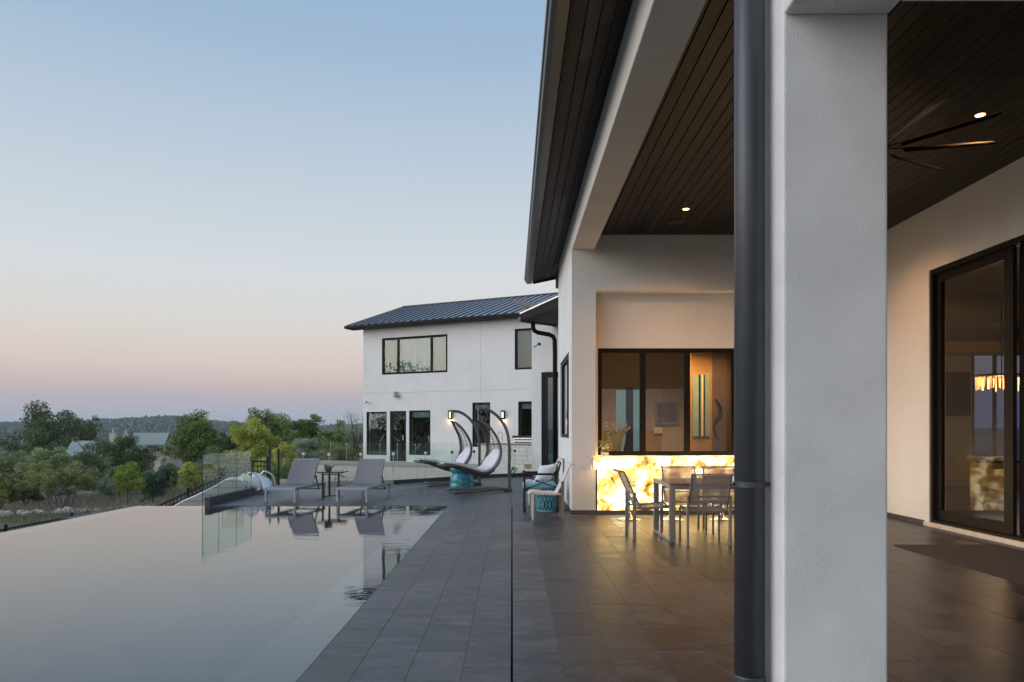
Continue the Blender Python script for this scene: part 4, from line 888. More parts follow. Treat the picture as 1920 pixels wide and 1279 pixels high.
# ---- sling chairs (local: faces +x, rear legs at x=0, width along y)
def make_sling_chair(name, label, frame, cloth, group, arms=False):
    t = thing(name, label, 'chair', group=group); wd = .50
    sp = catmull([(-.20, .885), (-.165, .89), (-.12, .86), (-.03, .66), (.06, .475), (.10, .41), (.16, .40), (.30, .425), (.42, .445), (.50, .44), (.545, .40)], 40)
    MB().grid(lambda a, b: (sp[round(a*39)][0], (b-.5)*(wd-.03), sp[round(a*39)][1]-.012*math.sin(math.pi*b)), 40, 7).build('sling', cloth, t, smooth=True)
    for s in (-1, 1): MB().tube([(x, s*(wd/2-.01), z) for x, z in sp], .0125, 6).build('side_rail', frame, t, smooth=True)
    for s in (-1, 1):
        MB().box(-.022, .022, s*(wd/2+.012)-.012, s*(wd/2+.012)+.012, 0, .62).build('rear_leg', frame, t, bevel=.003)
        MB().box(.455, .485, s*(wd/2+.002)-.012, s*(wd/2+.002)+.012, 0, .425).build('front_leg', frame, t, bevel=.003)
        MB().bar((.02, s*(wd/2+.004), .415), (.46, s*(wd/2+.004), .425), .014, .025).build('side_bar', frame, t)
    MB().bar((-.004, -wd/2, .605), (-.004, wd/2, .605), .02, .024).bar((-.004, -wd/2, .535), (-.004, wd/2, .535), .014, .014).build('back_bar', frame, t)
    MB().tube([(-.172, -wd/2+.01, .887), (-.172, wd/2-.01, .887)], .011, 6).build('top_bar', frame, t)
    return t
dc = make_sling_chair('dining_chair', 'taupe sling dining chair at the left end of the table', 'alu_taupe', 'sling_taupe', 'dining chairs around the porch table')
dc.location = (1.57, 9.82, 0); dc.rotation_euler.z = R(2)
dup(dc, (2.42, 9.10, 0), R(90), 'taupe sling dining chair with its back to the camera, left of the downspout')
dup(dc, (3.06, 9.10, 0), R(90), 'taupe sling dining chair on the near side of the table, hidden by the downspout')
dup(dc, (2.44, 10.75, 0), R(-90), 'taupe sling dining chair on the bar side of the table, left one')
dup(dc, (3.04, 10.75, 0), R(-90), 'taupe sling dining chair on the bar side of the table, right one by the downspout')
# dining table
tx0, tx1, ty0, ty1 = 2.0, 4.25, 9.38, 10.50; dt = thing('dining_table', 'taupe metal dining table with dark top in front of the glowing bar', 'table', ((tx0+tx1)/2, (ty0+ty1)/2, 0))
MB().box(tx0-.01, tx1+.01, ty0-.01, ty1+.01, .735, .747).build('top', 'table_top', dt, bevel=.003)
MB().box(tx0+.08, tx1-.08, ty0+.012, ty0+.04, .67, .734).box(tx0+.08, tx1-.08, ty1-.04, ty1-.012, .67, .734).build('apron', 'alu_taupe', dt)
for xa in (tx0, tx1-.07):
    for ya in (ty0, ty1-.075): MB().box(xa, xa+.07, ya, ya+.075, 0, .733).build('leg', 'alu_taupe', dt, bevel=.004)
    MB().box(xa+.003, xa+.067, ty0+.076, ty1-.076, .0, .03).build('foot_rail', 'alu_light', dt); MB().box(xa+.003, xa+.067, ty0+.076, ty1-.076, .69, .733).build('top_rail', 'alu_light', dt)
# bar stools
def make_bar_stool():
    t = thing('bar_stool', 'clear acrylic bar stool with round chrome base, leftmost at the bar', 'bar stool', group='bar stools along the glowing bar')
    MB().lathe([(0, 0), (.19, 0), (.19, .008), (.15, .02), (.05, .045), (.035, .10), (.028, .12)], (0,0,0), 28).build('base', 'chrome', t, smooth=True)
    MB().tube([(0,0,.1), (0,0,.60)], .022, 12).build('pole', 'chrome', t, smooth=True)
    a = [(.15*math.cos(q), .15*math.sin(q)-.02, .30) for q in [2*math.pi*i/18 for i in range(18)]]; MB().tube(a, .008, 6, True).bar((0,0,.30), (0,.14,.30), .016, .012).build('footrest', 'chrome', t)
    o = MB().grid(lambda s, u_: ((u_-.5)*.40, (-.19+.34*s if s < .7 else .05+.03*s), .60+.03*abs(u_-.5)*2+(0 if s < .7 else (s-.7)*.35)), 12, 9).build('seat', 'acrylic', t, smooth=True)
    md = o.modifiers.new('solid', 'SOLIDIFY'); md.thickness = .012
    MB().bar((-.19,-.18,.612), (.19,-.18,.612), .014, .010).build('seat_edge', 'alu_taupe', t)
    return t
bs = make_bar_stool(); p = P(1179, 974.5); bs.location = (p.x, p.y, 0)
p = P(1259, 974.5); dup(bs, (p.x, p.y, 0), R(20), 'clear acrylic bar stool with round chrome base, second along the bar')
p = P(1352, 974.5); dup(bs, (p.x, p.y, 0), R(-10), 'clear acrylic bar stool with round chrome base, nearest the downspout')
# ---- onyx bar
ob = thing('onyx_bar', 'backlit amber onyx bar glowing below the sliding window', 'bar', (3.4, Y0, 0)); YB = 12.2
for i, (a, b) in enumerate(((1.345, 3.2), (3.203, 4.92))):
    MB().box(a, b, YB, YW-.012, .945, .987).build('countertop', 'onyx', ob, bevel=.004); MB().box(a+.002, b-.0, YB+.001, YB+.03, .786, .943).build('apron', 'onyx', ob)
    MB().box(max(a, 1.445), min(b, 4.84), Y0-.004, Y0+.06, .075, .786).build('front_panel', 'onyx', ob)
MB().box(1.347, 1.37, YB+.032, Y0-.002, .786, .943).build('end_panel', 'onyx', ob)
MB().box(1.420, 1.443, Y0-.006, Y0+.05, .069, .784).build('edge_trim', 'black_plain', ob)
# ---- chairs against the side wall (face -x)
wc = make_sling_chair('patio_chair', 'cream sling chair at the side wall, nearest the porch', 'chair_white', 'chair_white', 'cream sling chairs at the side wall')
for ch in wc.children:
    if 'rear_leg' in ch.name:
        ch.data = ch.data.copy(); ch.data.materials[0] = M['wood_stake']
wc.location = (.80, 11.98, 0); wc.rotation_euler.z = R(180)
dup(wc, (.80, 14.5, 0), R(180), 'cream sling chair at the side wall, farther one behind the iron armchair')
# iron armchair with cushion and pillow
ia = thing('iron_armchair', 'dark iron armchair with blue seat cushion against the side wall', 'armchair', (.55, 13.3, 0)); ax0, ax1, ay0, ay1 = .22, .80, 12.98, 13.62
for x in (ax0, ax1):
    for y in (ay0, ay1): MB().tube([(x, y, 0), (x, y, .03), (x, y, .10), (x, y, .12), (x, y, .67)], [.02, .026, .026, .018, .018], 8).build('leg', 'black_iron', ia)
for y in (ay0, ay1):
    MB().tube([(ax0-.03, y, .66), (ax1+.02, y, .66)], .019, 8).build('arm', 'black_iron', ia); MB().ball((ax0, y, .665), .032, .032, .034, 8, 6).build('finial', 'black_iron', ia)
    MB().tube([(ax0, y, .62), (ax1, y, .42)], .009, 6).tube([(ax0, y, .40), (ax1, y, .60)], .009, 6).build('cross_brace', 'black_iron', ia); MB().tube([(ax0, y, .38), (ax1, y, .38)], .014, 6).build('side_bar', 'black_iron', ia)
for x in (ax0, ax1): MB().tube([(x, ay0, .38), (x, ay1, .38)], .014, 6).build('cross_bar', 'black_iron', ia)
MB().tube([(ax0, ay0, .66), (ax0, ay0+.0, .66)], .01, 6)
MB().tube([(ax1, ay0, .66), (ax1+.05, ay0, .86), (ax1+.05, ay1, .86), (ax1, ay1, .66)], .016, 8).build('back_frame', 'black_iron', ia)
MB().box(ax0-.03, ax1-.02, ay0+.03, ay1-.03, .39, .50).build('seat_cushion', 'blue_fabric', ia, bevel=.04, seg=3, smooth=True)
p_ = Vector((.60, 13.28, .505))
def pil(a, b):
    q = b*2*math.pi; u_ = (2*a-1); w_ = 1-.10*math.cos(q*2)*0; c_ = math.cos(q); edge = (1-u_**4)**.5
    return (p_.x+.17*c_*(1-.12*(1-abs(u_)))+.07*u_, p_.y+.085*math.sin(q)*edge, p_.z+.16+.16*u_*(1-.10*(1-abs(c_)))+.03*c_)
pl = MB().grid(pil, 16, 28, True)
tag(pl.build('throw_pillow', 'pillow_print', loc=p_, smooth=True), 'white throw pillow with small red marks on the iron armchair', 'pillow')
# lattice drum stool
p = P(1026.5, 958); ls = thing('lattice_stool', 'pierced turquoise metal drum stool beside the cream chair', 'stool', p); lr, lh = .185, .45
def cyl(a, z, r_=lr): return (p.x+r_*math.cos(a), p.y+r_*math.sin(a), z)
for z in (.012, lh-.012): MB().tube([cyl(2*math.pi*i/32, z) for i in range(32)], .014, 6, True).build('ring', 'teal_paint', ls)
lt = MB(); na_ = 9; rows = 2; hh = (lh-.04)/rows
for i in range(na_):
    a0 = 2*math.pi*i/na_
    for r2 in range(rows):
        zc = .02+hh*(r2+.5)
        for ph in (0, .5):
            lt.tube([cyl(a0+ph*2*math.pi/na_+.33*math.cos(q), zc+hh*.5*math.sin(q)) for q in [2*math.pi*j/16 for j in range(16)]], .0075, 5, True)
        lt.tube([cyl(a0+.10*math.cos(q), zc+.045*math.sin(q)) for q in [2*math.pi*j/8 for j in range(8)]], .010, 5, True)
        lt.tube([cyl(a0-.33, zc), cyl(a0-.1, zc)], .008, 5)
lt.build('lattice', 'teal_paint', ls); MB().lathe([(0, lh-.012), (lr, lh-.012), (lr, lh+.008), (0, lh+.01)], p, 28).build('top', 'teal_paint', ls)
MB().lathe([(lr-.06, .01), (lr-.06, lh-.02)], p, 20).build('core', 'black_plain', ls)  # black cylinder added inside: shade behind the holes put into its colour
# ---- door mat
mt = MB().box(4.70, 5.98, 6.72, 9.13, .002, .014).build('door_mat', 'mat_weave', loc=(5.3, 7.9, 0), bevel=.004); tag(mt, 'brown woven door mat in front of the sliding door', 'mat')
# ---- things on the bar and on the table
YV = 12.42; vx = XX(1134, YV); vz = .988
va = thing('flower_vase', 'round glass vase of palm leaves and cream flowers on the onyx bar', 'vase', (vx, YV, vz))
vs_ = [(.0, 0), (.035, .001), (.06, .02), (.074, .055), (.074, .085), (.06, .115), (.048, .13)]
MB().lathe(vs_, (vx, YV, vz), 24).build('bowl', 'clear_glass', va, smooth=True); MB().lathe([(0, .01), (.05, .015), (.066, .05), (.06, .075), (0, .076)], (vx, YV, vz), 20).build('pebbles', 'flower_cream', va)
for k in range(15):
    a = 2*math.pi*k/15+random.uniform(-.2, .2); ln = random.uniform(.18, .30); rise = random.uniform(.02, .16)
    if math.sin(a) > .6: ln *= .5
    c0_ = Vector((vx, YV, vz+.12)); m_ = MB()
    tip = c0_+Vector((math.cos(a)*ln, math.sin(a)*ln*.7, rise)); mid = (c0_+tip)/2+Vector((0, 0, .05)); sdv = (tip-c0_).cross(Vector((0,0,1))).normalized()
    q1 = c0_*.6+mid*.4; q2 = mid*.5+tip*.5+Vector((0,0,.02)); wv = .028
    m_.add([c0_, q1-sdv*wv*.5, q1+sdv*wv*.5, mid-sdv*wv, mid+sdv*wv, q2-sdv*wv*.7, q2+sdv*wv*.7, tip], [(0,1,2),(1,3,4,2),(3,5,6,4),(5,7,6)]); m_.build('leaf', 'palm_green', va)
for k in range(6):
    q = Vector((vx+random.uniform(-.05, .07), YV+random.uniform(-.05, .02), vz+random.uniform(.14, .20))); MB().ball(q, .026, .026, .022, 8, 6).build('bloom', 'flower_cream', va)
tp = thing('potted_plant', 'small green plant in a white pot on the dining table', 'plant', (3.0, 9.95, .747))
MB().lathe([(0,0), (.045,0), (.058,.09), (.05,.092), (0,.08)], (3.0, 9.95, .747), 16).build('pot', 'white_paint', tp)
for k in range(14):
    a = random.uniform(0, 6.3); e = random.uniform(.3, 1.2); c0_ = Vector((3.0, 9.95, .83)); t_ = c0_+Vector((math.cos(a)*math.cos(e), math.sin(a)*math.cos(e), math.sin(e)))*random.uniform(.07, .13); s_ = (t_-c0_).cross(Vector((.1,.2,1))).normalized()*.02
    mid = (c0_+t_)/2; MB().add([c0_, mid-s_, t_, mid+s_], [(0,1,2,3)]).build('leaf', 'leaf_oak', tp)
# ---- inside the bar window
YI = 13.25; MB().box(BX0+.4, RW-.1, YW+.22, 13.7, .90, .94).build('inner_counter', 'interior_floor', hs)
hv = Vector((XX(1157, YI), YI, .942)); hd = thing('hand_vase', 'tall cream ceramic vase shaped like an open hand, behind the bar window', 'vase', hv)
wr = MB().lathe([(0, 0), (.105, 0), (.085, .06), (.078, .18), (.085, .28), (.11, .36), (.115, .42), (.09, .45), (0, .46)], hv, 20, 1, .75); wr.build('palm', 'cream_ceramic', hd, smooth=True)
for dx, tx, tz, r_ in ((-.09, -.19, .52, .026), (-.045, -.07, .60, .027), (.02, .06, .62, .027), (.07, .16, .60, .026), (.09, .22, .54, .022)):
    MB().tube([hv+Vector((dx, 0, .40)), hv+Vector(((dx+tx)/2, -.02, (.42+tz)/2)), hv+Vector((tx, -.03, tz)), hv+Vector((tx*1.03, -.03, tz+.015))], [r_*1.1, r_, r_*.85, r_*.4], 10).build('finger', 'cream_ceramic', hd, smooth=True)
bo = Vector((XX(1171.5, YI), YI-.1, .942)); tag(MB().lathe([(0,0), (.036,0), (.038,.01), (.038,.17), (.03,.20), (.014,.23), (.013,.29), (0,.29)], bo, 16).build('wine_bottle', 'bottle_glass', loc=bo, smooth=True), 'dark wine bottle standing behind the bar window', 'bottle')
orc = thing('orchid', 'white orchid sprays behind the bar window beside the hand vase', 'plant', (XX(1136, YI), YI, .942)); ox = XX(1136, YI)
MB().tube(catmull([(ox, YI, .942), (ox-.02, YI, 1.3), (ox+.03, YI, 1.6), (ox+.12, YI, 1.62)], 12), .006, 5).build('stem', 'leaf_dark', orc)
for k in range(9):
    q = Vector((ox+random.uniform(-.05, .09), YI-.03, 1.05+k*.065)); MB().ball(q, .03, .012, .024, 8, 5).build('petal', 'white_paint', orc)
YBk = 17.54
def wallrect(name, x0p, x1p, yt, yb, mat, label, cat, Y=YBk, fr_w=.05, inner='art_dark'):
    x0, x1, zt_, zb_ = XX(x0p, Y), XX(x1p, Y), ZZ(yt, Y), ZZ(yb, Y); t = thing(name, label, cat, ((x0+x1)/2, Y, zb_))
    MB().box(x0, x1, Y-.03, Y, zb_, zb_+fr_w).box(x0, x1, Y-.03, Y, zt_-fr_w, zt_).box(x0, x0+fr_w, Y-.03, Y, zb_+fr_w, zt_-fr_w).box(x1-fr_w, x1, Y-.03, Y, zb_+fr_w, zt_-fr_w).build('frame', mat, t)
    MB().box(x0+fr_w, x1-fr_w, Y-.012, Y, zb_+fr_w, zt_-fr_w).build('picture' if inner == 'art_dark' else 'glass', inner, t); return t
wallrect('framed_picture', 1229, 1272, 754, 796, 'blind', 'small framed dark picture on the back wall inside the bar window', 'picture')
tag(MB().box(XX(1226.5, YBk), XX(1242, YBk), YBk-.012, YBk, ZZ(813, YBk), ZZ(801, YBk)).build('light_switch', 'white_paint', loc=(XX(1234, YBk), YBk, ZZ(807, YBk))), 'white light switch plate under the framed picture', 'switch')
bo0, bo1, boz = XX(1148, 17.6), XX(1207, 17.6), ZZ(724, 17.6)
fbk = Fr((0, 17.6, 0), (1, 0, 0), (0, -1, 0))
wall_grid(fbk, BX0+.3, RW, 0, 3.3, [(bo0, bo1, .05, boz)], -.2, 0).build('inner_back', 'interior_wall', hs)
window('inner_glazed_door', fbk, hs, bo0, bo1, .05, boz, [], .08, .09, 'inner_glass', 'interior_wall', inset=.0)
fbl = Fr((0, 19.0, 0), (1, 0, 0), (0, -1, 0)); lo0, lo1, loz = XX(1822, 19), XX(1985, 19), ZZ(657, 19)
wall_grid(fbl, RW+.26, 13.5, 0, 4.2, [(lo0, min(lo1, 13.4), .6, loz)], -.2, 0).build('inner_back', 'interior_wall', hs)
window('inner_window', fbl, hs, lo0, min(lo1, 13.4), .6, loz, [(lo0+min(lo1, 13.4))/2-.2], .08, .07, 'dusk_glass', 'black_plain', inset=.0)
MB().box(XX(1173, YBk), XX(1187, YBk), YBk-.035, YBk-.014, 0, ZZ(727, YBk)).build('inner_door_stile', 'bronze_frame', hs)
# corner behind the third pane: warm lamplight put into the wall's orange
MB().box(XX(1296, 15.2), XX(1338, 15.2), 15.2, 15.3, .95, 3.3).build('inner_panel', 'orange_lit_wall', hs); MB().box(XX(1338, 15.1), XX(1400, 15.1), 15.1, 15.2, .95, 3.3).build('inner_panel', 'interior_dark', hs)
MB().box(XX(1299, 15.19), XX(1330, 15.19), 15.17, 15.19, ZZ(818, 15.2), ZZ(703, 15.2)).build('inner_window', 'teal_daylight', hs)  # opaque panel, daylight put into its teal colour
for ma_, mb2, mm2 in ((1310.5, 1313, 'dark_metal'), (1315, 1317.5, 'sill_stone'), (1320, 1321.5, 'dark_metal')): MB().box(XX(ma_, 15.16), XX(mb2, 15.16), 15.14, 15.168, ZZ(818, 15.2), ZZ(703, 15.2)).build('inner_mullion', mm2, hs)
tag(MB().tube(catmull([(XX(1346, 14), 14, ZZ(826, 14)), (XX(1338, 14), 14, ZZ(800, 14)), (XX(1350, 14), 14, ZZ(780, 14)), (XX(1349, 14), 14, ZZ(762, 14)), (XX(1341, 14), 14, ZZ(748, 14))], 20), [.012+.03*math.sin(math.pi*i/19) for i in range(20)], 10).build('glass_sculpture', 'bottle_glass', loc=(XX(1346, 14), 14, .95), smooth=True), 'curved dark glass sculpture behind the right pane of the bar window', 'sculpture')
def ceiling_lamp(x, y, z, label, energy, cone=110, group='recessed porch ceiling lights', r_=.048, glow='lamp_warm'):
    t = thing('downlight', label, 'ceiling light', (x, y, z), group=group)
    MB().lathe([(r_+.02, -.004), (r_+.022, 0), (r_+.02, .006)], (x, y, z-.004), 20).build('trim', 'bronze_frame', t)
    MB().lathe([(0, -.0065), (r_, -.0062), (r_, -.003)], (x, y, z-.004), 20).build('lens', glow, t)
    l = bpy.data.lights.new('downlight_beam', 'SPOT'); l.energy = energy; l.color = (1, .46, .18); l.spot_size = R(cone); l.spot_blend = .8; l.shadow_soft_size = .05
    o = bpy.data.objects.new('downlight_beam', l); C.objects.link(o); o.parent = t; o.location = (0, 0, -.03); return t
ceiling_lamp(2.6, 11.08, CE-.002, 'lit recessed light in the wood ceiling near the bar wall', 145, 138)
ceiling_lamp(4.92, 7.79, CE-.002, 'lit recessed light in the wood ceiling beside the fan', 100, 138)
ceiling_lamp(2.6, 7.79, CE-.002, 'lit recessed light in the wood ceiling hidden by the near column', 145, 138)
ceiling_lamp(4.92, 11.08, CE-.002, 'lit recessed light in the wood ceiling far right behind the column', 100, 138)
ceiling_lamp(XX(1246, 15), 15, 3.29, 'small lit ceiling light inside the bar room', 420, 150, 'interior ceiling lights')
ceiling_lamp(3.9, 14.3, 3.29, 'lit ceiling light inside the bar room at the right', 330, 150, 'interior ceiling lights')
# round ceiling speakers
def speaker(x, y, label):
    t = thing('ceiling_speaker', label, 'speaker', (x, y, CE)); MB().lathe([(0, -.012), (.12, -.012), (.125, -.006), (.125, .0)], (x, y, CE-.004), 24).build('grille', 'interior_dark', t); MB().lathe([(.125, -.009), (.135, -.008), (.135, 0), (.125, 0)], (x, y, CE-.004), 24).build('rim', 'black_plain', t)
zc_ = CE-H
speaker(XX(1268, zc_*F/(810-415)), zc_*F/(810-415), 'round dark ceiling speaker just behind the far recessed light')
# ---- ceiling fan
fx, fy, fz = 3.74, 7.62, 2.9+H; fan = thing('ceiling_fan', 'large dark ceiling fan with slim blades, half hidden by the column', 'ceiling fan', (fx, fy, fz))
MB().tube([(fx, fy, fz+.1), (fx, fy, CE)], .02, 10).lathe([(.07, 0), (.07, .06), (.03, .1)], (fx, fy, CE-.1), 16).build('rod', 'bronze_frame', fan); MB().lathe([(0, -.07), (.09, -.06), (.13, 0), (.12, .06), (.05, .1), (0, .1)], (fx, fy, fz), 20).build('motor', 'bronze_frame', fan, smooth=True)
for k in range(9):
    a = R(271+40*k); d = Vector((math.cos(a), math.sin(a), 0)); s_ = Vector((-d.y, d.x, 0))
    def bl(s, t, d=d, s_=s_): 
        r_ = .26+s*.84; wd = .06+.03*s; tt = (t-.5)*2; return Vector((fx, fy, fz-.01))+d*r_+s_*tt*wd+Vector((0,0, tt*.04+.012*(1-tt*tt)+.02*s))
    o = MB().grid(bl, 9, 5).build('blade', 'alu_taupe' if k == 0 else 'fan_blade', fan, smooth=True); md = o.modifiers.new('solid', 'SOLIDIFY'); md.thickness = .012  # first blade paler: the light falling on it put into its colour
    MB().bar(Vector((fx, fy, fz))+d*.1, Vector((fx, fy, fz-.005))+d*.34, .03, .012).build('blade_arm', 'bronze_frame', fan)
# ---- inside the living room
tv0, tv1 = XX(1760, 18.9), XX(1818, 18.9); tv = thing('television', 'black flat television on the far wall of the living room', 'television', ((tv0+tv1)/2, 18.9, ZZ(780, 18.9)))
MB().box(tv0, tv1, 18.84, 18.9, ZZ(780, 18.9), ZZ(699, 18.9)).build('panel', 'black_plain', tv, bevel=.006); MB().box(tv0+.1, tv1-.1, 18.9, 18.97, ZZ(760, 18.9), ZZ(720, 18.9)).build('bracket', 'black_plain', tv)
MB().box(RW+.3, 13.4, 18.0, 18.95, 3.35, 3.6).build('inner_beam', 'orange_lit_wall', hs)
cx_, cyy = XX(1878, 15.2), 15.2; chd = thing('chandelier', 'lit crystal chandelier inside the living room', 'chandelier', (cx_, cyy, 2.3))
for k in range(40):
    a = 2*math.pi*k/40; rr_ = .5 if k % 2 else .42; zt2 = ZZ(707, cyy); l_ = random.uniform(.16, .30)
    MB().tube([(cx_+rr_*math.cos(a), cyy+.6*rr_*math.sin(a), zt2-l_), (cx_+rr_*math.cos(a), cyy+.6*rr_*math.sin(a), zt2)], [.006, .014], 5).build('crystal', 'chandelier_glow', chd)
MB().tube([(cx_, cyy, 2.5), (cx_, cyy, 4.2)], .01, 6).lathe([(.5, 0), (.52, .02), (.5, .04)], (cx_, cyy, ZZ(706, cyy)), 24, 1, .6).build('frame', 'bronze_frame', chd)
plight('chandelier_light', (0, 0, 0), 50, parent=chd)

# ================================================================== vegetation and the valley
def quad_mesh(name, V, mat, parent=None, loc=None, tri=False):
    n, k = V.shape[0], V.shape[1]
    org = np.array(loc if loc is not None else (ORG[parent.name] if parent else (0,0,0)), float)
    me = bpy.data.meshes.new(name); me.vertices.add(n*k); me.vertices.foreach_set('co', (V.reshape(-1, 3)-org).astype(np.float32).ravel())
    me.loops.add(n*k); me.loops.foreach_set('vertex_index', np.arange(n*k, dtype=np.int32)); me.polygons.add(n)
    me.polygons.foreach_set('loop_start', np.arange(0, n*k, k, dtype=np.int32)); me.update(calc_edges=True); me.validate()
    me.materials.append(M[mat]); o = bpy.data.objects.new(name, me); C.objects.link(o)
    if parent: o.parent = parent
    elif loc is not None: o.location = loc
    return o
def leaves(cent, size, flat=.35, up=.4):
    n = len(cent); a = rng.normal(size=(n, 3)); a /= np.linalg.norm(a, axis=1)[:, None]
    b = rng.normal(size=(n, 3)); b -= (b*a).sum(1)[:, None]*a; b /= np.linalg.norm(b, axis=1)[:, None]
    s = size*rng.uniform(.55, 1.25, (n, 1)); a = a*s; b = b*s*rng.uniform(.35, .7, (n, 1))
    return np.stack([cent-a, cent-b*.9+a*.1, cent+a, cent+b*.9+a*.1], 1)
def crown_points(cx, cy, cz, rx, ry, rz, clumps, per, cr, low=-.75, hollow=.35):
    """leaf centres: clumps spread through an ellipsoid, biased to its shell"""
    pts = []; cs = []
    while len(cs) < clumps:
        d = rng.normal(size=3); d /= np.linalg.norm(d)
        if d[2] < low: continue
        r_ = rng.uniform(hollow, 1)**.55*rng.uniform(.68, 1.16)*(1+.13*math.sin(3*math.atan2(d[1], d[0])+cx)+.10*math.sin(5*math.atan2(d[0], d[2])+cy)); cs.append(np.array((cx, cy, cz))+d*np.array((rx, ry, rz))*r_*.97)
    for c in cs:
        k = rng.uniform(.5, 1.4); n = int(per*k*k); g = rng.normal(size=(n, 3)); g /= np.linalg.norm(g, axis=1)[:, None]
        g *= (rng.uniform(0, 1, (n, 1))**.45)*cr*k; g[:, 2] *= .72; pts.append(c+g)
    return np.concatenate(pts), cs
TREES = thing_list = []
def tree(name, label, cat, px0, px1, yt, yb, Y, leafm, lsize, clumps=46, per=70, stems=1, bark='bark', group='trees and shrubs on the slope', base_z=None, trunk_r=None, cr=.24, low=-.75, depth=.8, hollow=.35, limbs=14):
    x = XX((px0+px1)/2, Y); rx = (XX(px1, Y)-XX(px0, Y))/2; zt, zb = ZZ(yt, Y), ZZ(yb, Y); g = terrain_z(x, Y) if base_z is None else base_z
    zb = max(zb, g+.1); rz = (zt-zb)/2; cz = (zt+zb)/2
    t = thing(name, label, cat, (x, Y, g), group=group)
    pts, cs = crown_points(x, Y, cz, rx, rx*depth, rz, clumps, per, cr*(rx+rz)*.62, low, hollow)
    quad_mesh('crown', leaves(pts, lsize), leafm, t)
    tr_ = trunk_r or max(.05, rx*.07); m_ = MB()
    for k in range(stems):
        a = 2*math.pi*k/stems+.4; sp = (rx*.35 if stems > 1 else 0); b0 = Vector((x+math.cos(a)*tr_*stems*.3, Y+math.sin(a)*tr_*stems*.3, g-.1)); fk = Vector((x+math.cos(a)*sp, Y+math.sin(a)*sp, g+(cz-g)*(.75 if stems == 1 else .6)))
        mid = (b0+fk)/2+Vector((random.uniform(-.1, .1)*rx, random.uniform(-.1, .1)*rx, 0)); m_.tube([b0, mid, fk], [tr_, tr_*.75, tr_*.5], 7)
        for c in random.sample(cs, min(limbs//stems+1, len(cs))):
            c = Vector(c); q = fk+(c-fk)*.5+Vector((0, 0, -.08*rx)); m_.tube([fk, q, c], [tr_*.42, tr_*.25, tr_*.08], 5)
    m_.build('trunk', bark, t)
    return t
T = tree
T('oak_tree', 'tall dark rounded oak on the skyline at far left', 'tree', 28, 182, 774, 868, 104, 'leaf_dark', 0.186, 80, 240, cr=.22)
T('round_shrub', 'large rounded olive green shrub below the dark oak', 'shrub', 40, 146, 836, 925, 52, 'leaf_olive', 0.081, 69, 220, cr=.2)
T('round_shrub', 'olive green shrub at the left frame edge below the utility pole', 'shrub', -45, 62, 846, 930, 55, 'leaf_olive', 0.087, 57, 200, cr=.2)
T('juniper', 'dense green juniper cut by the left frame edge', 'tree', -60, 36, 874, 962, 39, 'leaf_juniper', 0.053, 63, 260, stems=4, bark='bark_pale', cr=.18)
T('juniper', 'spreading multi-stemmed juniper with bare grey stems above the rocks', 'tree', 48, 180, 868, 942, 42.5, 'leaf_juniper', 0.053, 69, 260, stems=7, bark='bark_pale', trunk_r=.055, cr=.17, low=-.35, limbs=40)
T('juniper', 'broad dark juniper in front of the green-roofed house', 'tree', 134, 292, 812, 908, 56, 'leaf_dark', 0.074, 80, 260, stems=3, cr=.18)
T('sapling', 'narrow bright yellow-green young tree on the slope', 'tree', 216, 262, 864, 938, 44, 'leaf_bright', 0.053, 46, 120, cr=.24, trunk_r=.03)
T('conifer', 'small dark blue-green conifer right of the bright sapling', 'tree', 264, 314, 872, 945, 46, 'leaf_cedar', 0.050, 51, 160, cr=.22, trunk_r=.05)
T('sapling', 'thin grey-green young tree left of the bright sapling', 'tree', 184, 224, 888, 945, 45, 'leaf_sage', 0.050, 29, 100, cr=.25, trunk_r=.03)
T('oak_tree', 'tall green oak standing left of the glass screen', 'tree', 318, 414, 770, 892, 60, 'leaf_oak', 0.090, 92, 220, cr=.2)
T('round_shrub', 'bright green shrub at the foot of the tall oak', 'shrub', 334, 382, 866, 922, 47, 'leaf_light', 0.053, 41, 160, cr=.22)
T('oak_tree', 'dark oak crown rising behind the light green tree', 'tree', 440, 546, 768, 862, 66, 'leaf_oak', 0.093, 80, 220, cr=.2)
T('leafy_tree', 'light yellow-green tree behind the slide and gate', 'tree', 428, 536, 786, 900, 47, 'leaf_light', 0.065, 92, 240, cr=.18)
T('oak_tree', 'dark oak with a pointed crown left of the water tower', 'tree', 528, 608, 774, 870, 62, 'leaf_oak', 0.090, 80, 220, cr=.2)
T('round_shrub', 'pale sage shrub behind the glass fence left of the bird table', 'shrub', 538, 606, 816, 900, 43, 'leaf_sage', 0.056, 57, 180, cr=.2)
T('round_shrub', 'small yellow shrub above the left lounger', 'shrub', 514, 552, 824, 895, 41, 'leaf_yellow', 0.046, 39, 160, cr=.22)
T('oak_tree', 'low dark tree right of the pointed oak, under the water tower', 'tree', 596, 690, 798, 880, 58, 'leaf_oak', 0.087, 69, 200, cr=.2)
T('round_shrub', 'green shrub beside the guest house corner', 'shrub', 612, 692, 826, 900, 44, 'leaf_juniper', 0.056, 62, 180, cr=.2)
T('bare_tree', 'sparse twiggy tree against the guest house corner', 'tree', 640, 700, 762, 860, 41, 'leaf_sage', 0.037, 52, 32, bark='bark', trunk_r=.07, cr=.2, limbs=60, hollow=.6)
T('round_shrub', 'green shrub behind the glass screen and slide', 'shrub', 376, 456, 842, 925, 36, 'leaf_juniper', 0.046, 62, 200, cr=.2)
T('round_shrub', 'light green shrub behind the iron gate railing', 'shrub', 452, 530, 852, 925, 34, 'leaf_light', 0.046, 57, 200, cr=.2)
T('round_shrub', 'dark shrub directly behind the black gate post', 'shrub', 498, 566, 868, 930, 31, 'leaf_oak', 0.043, 52, 180, cr=.2)
